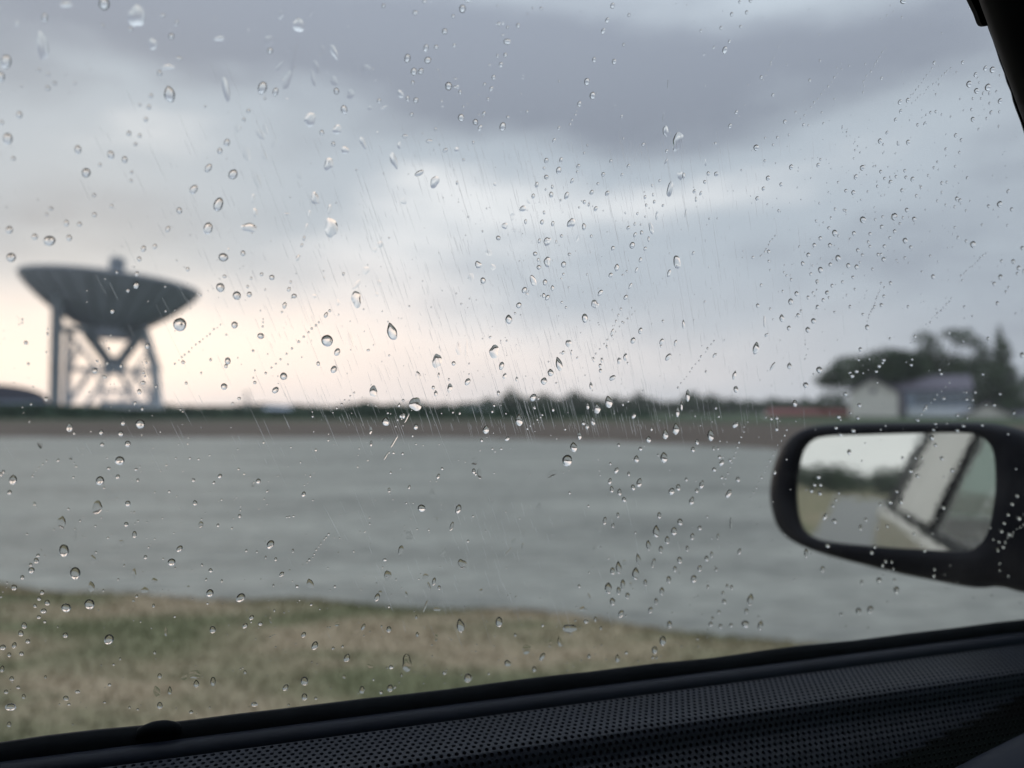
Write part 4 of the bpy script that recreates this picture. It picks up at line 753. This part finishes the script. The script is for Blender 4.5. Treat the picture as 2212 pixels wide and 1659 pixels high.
I 12,640,26,40,15;68,697,28,28;105,747,22,20;35,773,24,26;138,800,22,30;62,862,64,42;383,810,32,30;450,772,28,20;927,680,24,30;910,770,36,68,-20,f;986,765,24,48,0,t;1140,725,32,46,0,t;1237,712,30,54;1130,670,60,60,0,f;1070,688,24,48,50,f;928,852,32,40;636,732,20,18;264,686,14,20;53,962,26,34;607,833,16,14;752,863,14,16;800,874,14,14;1110,890,22,20;1477,845,38,26;1768,710,44,50;1768,802,32,42;1658,748,28,42,40;2015,575,32,56,25,t;2150,622,38,28,0,f;2102,762,30,46;400,845,20,14;1834,810,18,18;660,614,14,14;698,580,12,18
G 505,5,30,40;752,0,36,30;185,75,12,14;715,92,22,62,20;440,150,56,60,0,f;385,248,34,62,15,i;282,310,28,20;300,412,44,70,18,i;232,552,32,54,20;660,255,30,90,10,f;783,335,50,64,-20,i;545,418,40,36,0,f;570,480,14,60,-20,e;600,450,24,52,15;634,490,20,30;420,535,16,44,0,f;905,515,22,40,0,f;1115,190,24,40,40,f;1183,145,34,44,0,f;1175,225,12,50,0,e;1085,258,20,74,45,f;545,610,12,90,20,e;620,630,44,28,0,f;486,680,14,28;142,745,22,48,25;308,760,32,40;492,793,22,34,0,t;772,735,54,86,-8,t;1022,712,44,66;1480,755,84,60,0,i;1200,890,60,56,0,f;1302,938,28,56,30;1352,855,22,50,0,f;1415,840,26,70,-12,i;425,980,64,110,0,i;820,1075,48,60;132,1153,30,50,-10;316,1142,38,48;347,1135,14,26,40;1078,980,44,40,0,i;1250,1018,28,38;1790,948,30,54,0,t;2083,835,42,64;2030,895,36,50;2127,728,34,46;322,1005,30,26;188,985,42,46,0,f;38,940,38,62,20;615,815,24,40,0,f;667,1043,26,20;390,1055,14,26;1605,935,22,28;1315,960,24,22;1848,912,20,22;2018,943,18,20;2043,943,16,20;1707,57,24,52,10;1760,87,20,30;1675,115,26,40,0,f;1792,20,18,36;2060,22,26,42;2195,65,36,44;2040,125,46,76,0,t;2155,125,38,56,10;2112,182,32,50;1990,215,34,66,-6,t;2070,243,28,48;1925,308,30,82,-10,t;1797,360,38,86,-5,t;1757,382,30,48;1835,330,28,44,0,f;1907,398,48,80,0,t;1730,492,46,76,0,t;1824,470,30,66;1797,510,28,50;1855,543,28,42;1875,470,22,26,0,f;1970,457,24,44;2122,438,30,46;2162,370,24,40;2192,312,34,44;2023,330,22,62,15;2077,513,30,52;1757,580,34,50;1812,660,32,54,25;2003,636,28,44,20;2040,578,24,40;1560,630,34,40,0,f;1605,560,22,70,-10,f;1640,225,24,44,0,f;1540,480,18,22;1585,710,34,24;1647,695,18,38;1682,752,16,24
'''
TILES = dict(A=(0,0,1.6458), B=(1344,0,1.6458), C=(2688,0,1.6458), J=(2688,900,1.6458), H=(2700,1200,1.2763), D=(0,900,1.6458), E=(1344,1008,1.6458), F=(0,1600,1.6458), I=(0,2200,1.4747), G=(1344,2016,1.6458))
drops = []
for line in DROPS.strip().splitlines():
    tk, rest = line.split(' ', 1); ox, oy, s_ = TILES[tk]
    for it in rest.split(';'):
        q = it.split(','); x, y, w_, h_ = (float(a) for a in q[:4]); ang = float(q[4]) if len(q) > 4 else 0; kd = q[5] if len(q) > 5 else 'r'
        drops.append(((ox+x/s_)/1.8228, (oy+y/s_)/1.8228, w_/s_/1.8228, h_/s_/1.8228, ang, kd))
uniq = []
for d_ in drops:
    if not any(abs(d_[0]-e[0]) < .35*(d_[2]+e[2]) and abs(d_[1]-e[1]) < .35*(d_[3]+e[3]) for e in uniq): uniq.append(d_)
drops = sorted(uniq, key=lambda d_: -d_[2]*d_[3])
GO = th + .00004
def drop_mesh(px, py, w_, h_, ang, kd, K=8, S=28, rnd=None):
    """origin, verts (car space, relative), faces of one drop sitting on the outer glass face"""
    rnd = rnd or random
    c_ = on_glass(px, py, GO); a_ = R(ang)
    wx_ = Vector((math.cos(a_), math.sin(a_))); hx_ = Vector((math.sin(a_), -math.cos(a_)))
    ax = on_glass(px+wx_.x*w_/2, py+wx_.y*w_/2, GO)-c_; bx = on_glass(px+hx_.x*h_/2, py+hx_.y*h_/2, GO)-c_
    sh_ = 1 - .16*max(0, min(1, (px-1100)/1000)); ax = ax*sh_
    r_ = min(ax.length, bx.length); thc = {'r': 75, 't': 68, 'i': 46, 'e': 50, 'f': 17}[kd] + rnd.uniform(-6, 4)
    thc = R(thc); Rc = 1/math.sin(thc); zc = Rc*math.cos(thc)
    ph = [rnd.uniform(0, 2*PI) for _ in range(4)]; am = {'r': (.025, .015), 't': (.04, .03), 'i': (.10, .075), 'e': (.05, .03), 'f': (.12, .09)}[kd]
    V = []
    for k_ in range(K+1):
        rho = math.sin(PI/2*(1-k_/K)) if k_ < K else 0
        zz = (math.sqrt(max(0, Rc*Rc-rho*rho)) - zc)*r_
        if k_ == K: V.append(GN*zz); break
        for j in range(S):
            t_ = 2*PI*j/S; ct, st_ = math.cos(t_), math.sin(t_)
            g = 1 + am[0]*math.sin(2*t_+ph[0]) + am[1]*math.sin(3*t_+ph[1]) + am[1]*.5*math.sin(5*t_+ph[2])
            if kd == 't': ct *= 1 - .42*max(0, st_)**1.3
            if kd == 'e': st_ = math.copysign(abs(st_)**.75, st_)
            V.append(ax*(ct*g*rho) + bx*(st_*g*rho) + GN*(zz if k_ else 0))
    F_ = []
    for k_ in range(K-1):
        F_ += [(k_*S+j, k_*S+(j+1) % S, (k_+1)*S+(j+1) % S, (k_+1)*S+j) for j in range(S)]
    F_ += [((K-1)*S+j, (K-1)*S+(j+1) % S, K*S) for j in range(S)]
    nb = len(V); V += [V[j].copy() for j in range(S)]
    F_.append(tuple(nb+S-1-j for j in range(S)))
    F_ = [tuple(reversed(f)) for f in F_]
    return c_, V, F_
def region(px, py):
    if py > 880 and 1655 < px and not (py > 1260):
        if 1725 < px < 2150 and 945 < py < 1190: return 'over the mirror reflection'
        if px > 2140: return 'over the outer end of the door mirror'
        return 'over the dark rim of the door mirror'
    hx = ['at the far left', 'left of the middle', 'near the middle', 'right of the middle', 'toward the right', 'at the far right']
    bx_ = hx[min(5, int(px/2212*6))]
    shore = 1268 + max(0, px-300)*.075
    if py > shore + (0 if px < 1700 else 1e9): return 'over the tan grass bank ' + bx_
    if py > 950: return ('over the upper water ' if py < 1100 else 'over the lower water ') + bx_
    if py > 880: return 'over the far brown bank ' + bx_
    if px < 440 and 540 < py < 700: return 'over the dark bowl of the dish'
    if px < 370 and py >= 700: return 'over the lattice legs of the dish'
    if px > 1760 and py > 720: return 'over the big dark trees'
    if py < 150: return 'on the topmost cloud ' + bx_
    if py < 320: return 'on the dark upper cloud ' + bx_
    if py < 480: return 'on the bright mid cloud ' + bx_
    if py < 640: return 'on the grey lower cloud ' + bx_
    if py < 770: return 'on the low pale sky ' + bx_
    return 'just above the treeline ' + bx_
def size_word(a):
    return 'very large' if a > 1300 else 'large' if a > 700 else 'medium' if a > 380 else 'small'
def shape_word(d_):
    asp = max(d_[2], d_[3])/min(d_[2], d_[3])
    return {'t': 'teardrop-shaped raindrop', 'i': 'irregular raindrop', 'e': 'long thin raindrop', 'f': 'flat faint raindrop'}.get(d_[5], 'round raindrop' if asp < 1.22 else 'leaning oval raindrop' if abs(d_[4]) > 12 else 'upright oval raindrop' if d_[3] > d_[2] else 'wide oval raindrop')
big = drops[:300]; rest = drops[300:]
keyd = {}
for i, d_ in enumerate(big):
    keyd.setdefault((size_word(d_[2]*d_[3]), shape_word(d_), region(d_[0], d_[1])), []).append(i)
labels = {}
for (sw, sh_, rg), ids in keyd.items():
    ids.sort(key=lambda i: big[i][0])
    for j, i in enumerate(ids):
        labels[i] = f'{sw} {sh_} {rg}' if len(ids) == 1 else f'{sw} {sh_} {rg}, {pos_words[min(j,19)]} from left'
for i, d_ in enumerate(big):
    c_, V, F_ = drop_mesh(*d_)
    me = bpy.data.meshes.new('raindrop'); me.from_pydata([tuple(v) for v in V], [], F_); me.materials.append(M['drop'])
    sm = [True]*(len(F_)-1)+[False]; me.polygons.foreach_set('use_smooth', sm)
    o = bpy.data.objects.new('raindrop', me); C.objects.link(o); o.location = MC @ c_; o.rotation_euler = (0, 0, CAR_RZ)
    tag(o, labels[i], 'raindrop', 'raindrops on the side window')
# the rest and the spray of fine droplets: one object
SV, SF3, SF4, SFb, off = [], [], [], [], 0
def add_small(d_, K, S, rr):
    global off
    c_, V, F_ = drop_mesh(*d_, K=K, S=S, rnd=rr)
    SV.extend([tuple(c_+v) for v in V])
    for f in F_:
        (SF3 if len(f) == 3 else SF4 if len(f) == 4 else SFb).append(tuple(i+off for i in f))
    off += len(V)
rr = random.Random(3)
for d_ in rest: add_small(d_, 5, 14, rr)
def inpic(): return rr.uniform(-40, 2250), rr.uniform(-30, 1600)
cnt = 0
while cnt < NTINY:
    m_ = rr.random()
    if m_ < .45: x, y = inpic()
    elif m_ < .62: x, y = rr.gauss(1900, 160), rr.gauss(430, 200)
    elif m_ < .80: x, y = rr.gauss(500, 330), rr.gauss(1050, 260)
    elif m_ < .9: x, y = rr.gauss(1300, 260), rr.gauss(1450, 80)
    else: x, y = rr.gauss(1250, 300), rr.gauss(700, 250)
    if not (-40 < x < 2250 and -30 < y < 1600-.12*x) : continue
    # trails of droplets: short dotted runs
    if rr.random() < .022:
        n_ = rr.randint(5, 14); ang_ = rr.uniform(.7, 1.25); step = rr.uniform(7, 13)
        for j in range(n_):
            s_ = rr.uniform(2.6, 5.0); add_small((x+j*step*math.cos(ang_)+rr.gauss(0, 1), y-j*step*math.sin(ang_)+rr.gauss(0, 1), s_, s_*rr.uniform(1, 1.3), 10, 'r'), 3, 8, rr); cnt += 1
        continue
    s_ = min(9, 1.9*math.exp(abs(rr.gauss(0, .55)))); add_small((x, y, s_, s_*rr.uniform(1, 1.4), rr.uniform(-10, 30), rr.choice('rrri')), 3, 8, rr); cnt += 1
fine = mesh_np('fine_raindrops', SV, [np.array(SF3), np.array(SF4)] + [np.array([f for f in SFb if len(f) == n_]) for n_ in sorted({len(f) for f in SFb})], M['drop'], smooth=True)
fine.rotation_euler = (0, 0, CAR_RZ); tag(fine, 'fine spray of tiny droplets scattered over the whole side window', 'raindrops', kind='stuff')
# hairline wipe streaks running down the glass
phi = R(22); SD = (GU*math.cos(phi) - GF*math.sin(phi)); SW = GN.cross(SD).normalized()
stv, stf = [], []
for i in range(NSTREAK):
    m_ = rr.random()
    if m_ < .72: x, y = rr.gauss(1230, 270), 930-630*rr.random()**1.4
    elif m_ < .82: x, y = rr.gauss(640, 200), rr.uniform(430, 1000)
    elif m_ < .95: x, y = rr.gauss(1050, 170), rr.uniform(1080, 1480)
    else: x, y = rr.gauss(480, 250), rr.uniform(150, 500)
    if y > 1500-.12*x: continue
    c_ = on_glass(x, y, th+.0001); ln = min(.05, .004*math.exp(rr.gauss(0.4, .75))); w_ = rr.uniform(.000025, .00008)
    b_ = len(stv); ti = rr.gauss(0, .02); d1 = (SD + SW*ti).normalized()
    for t_, ww in ((0, .2), (.25, 1), (.8, 1), (1, .2)):
        p = c_ + d1*(ln*(t_-.5)) + SW*rr.gauss(0, .00004)
        stv += [tuple(p-SW*w_*ww), tuple(p+SW*w_*ww), tuple(p+GN*w_*1.2*ww)]
    for k_ in range(3):
        a = b_+k_*3; stf += [(a, a+1, a+4, a+3), (a+1, a+2, a+5, a+4), (a+2, a, a+3, a+5)]
sk = mesh_np('wipe_streaks', stv, np.array(stf), M['streak']); sk.rotation_euler = (0, 0, CAR_RZ)
tag(sk, 'hairline wet streaks slanting down the middle of the side window', 'streaks', kind='stuff')
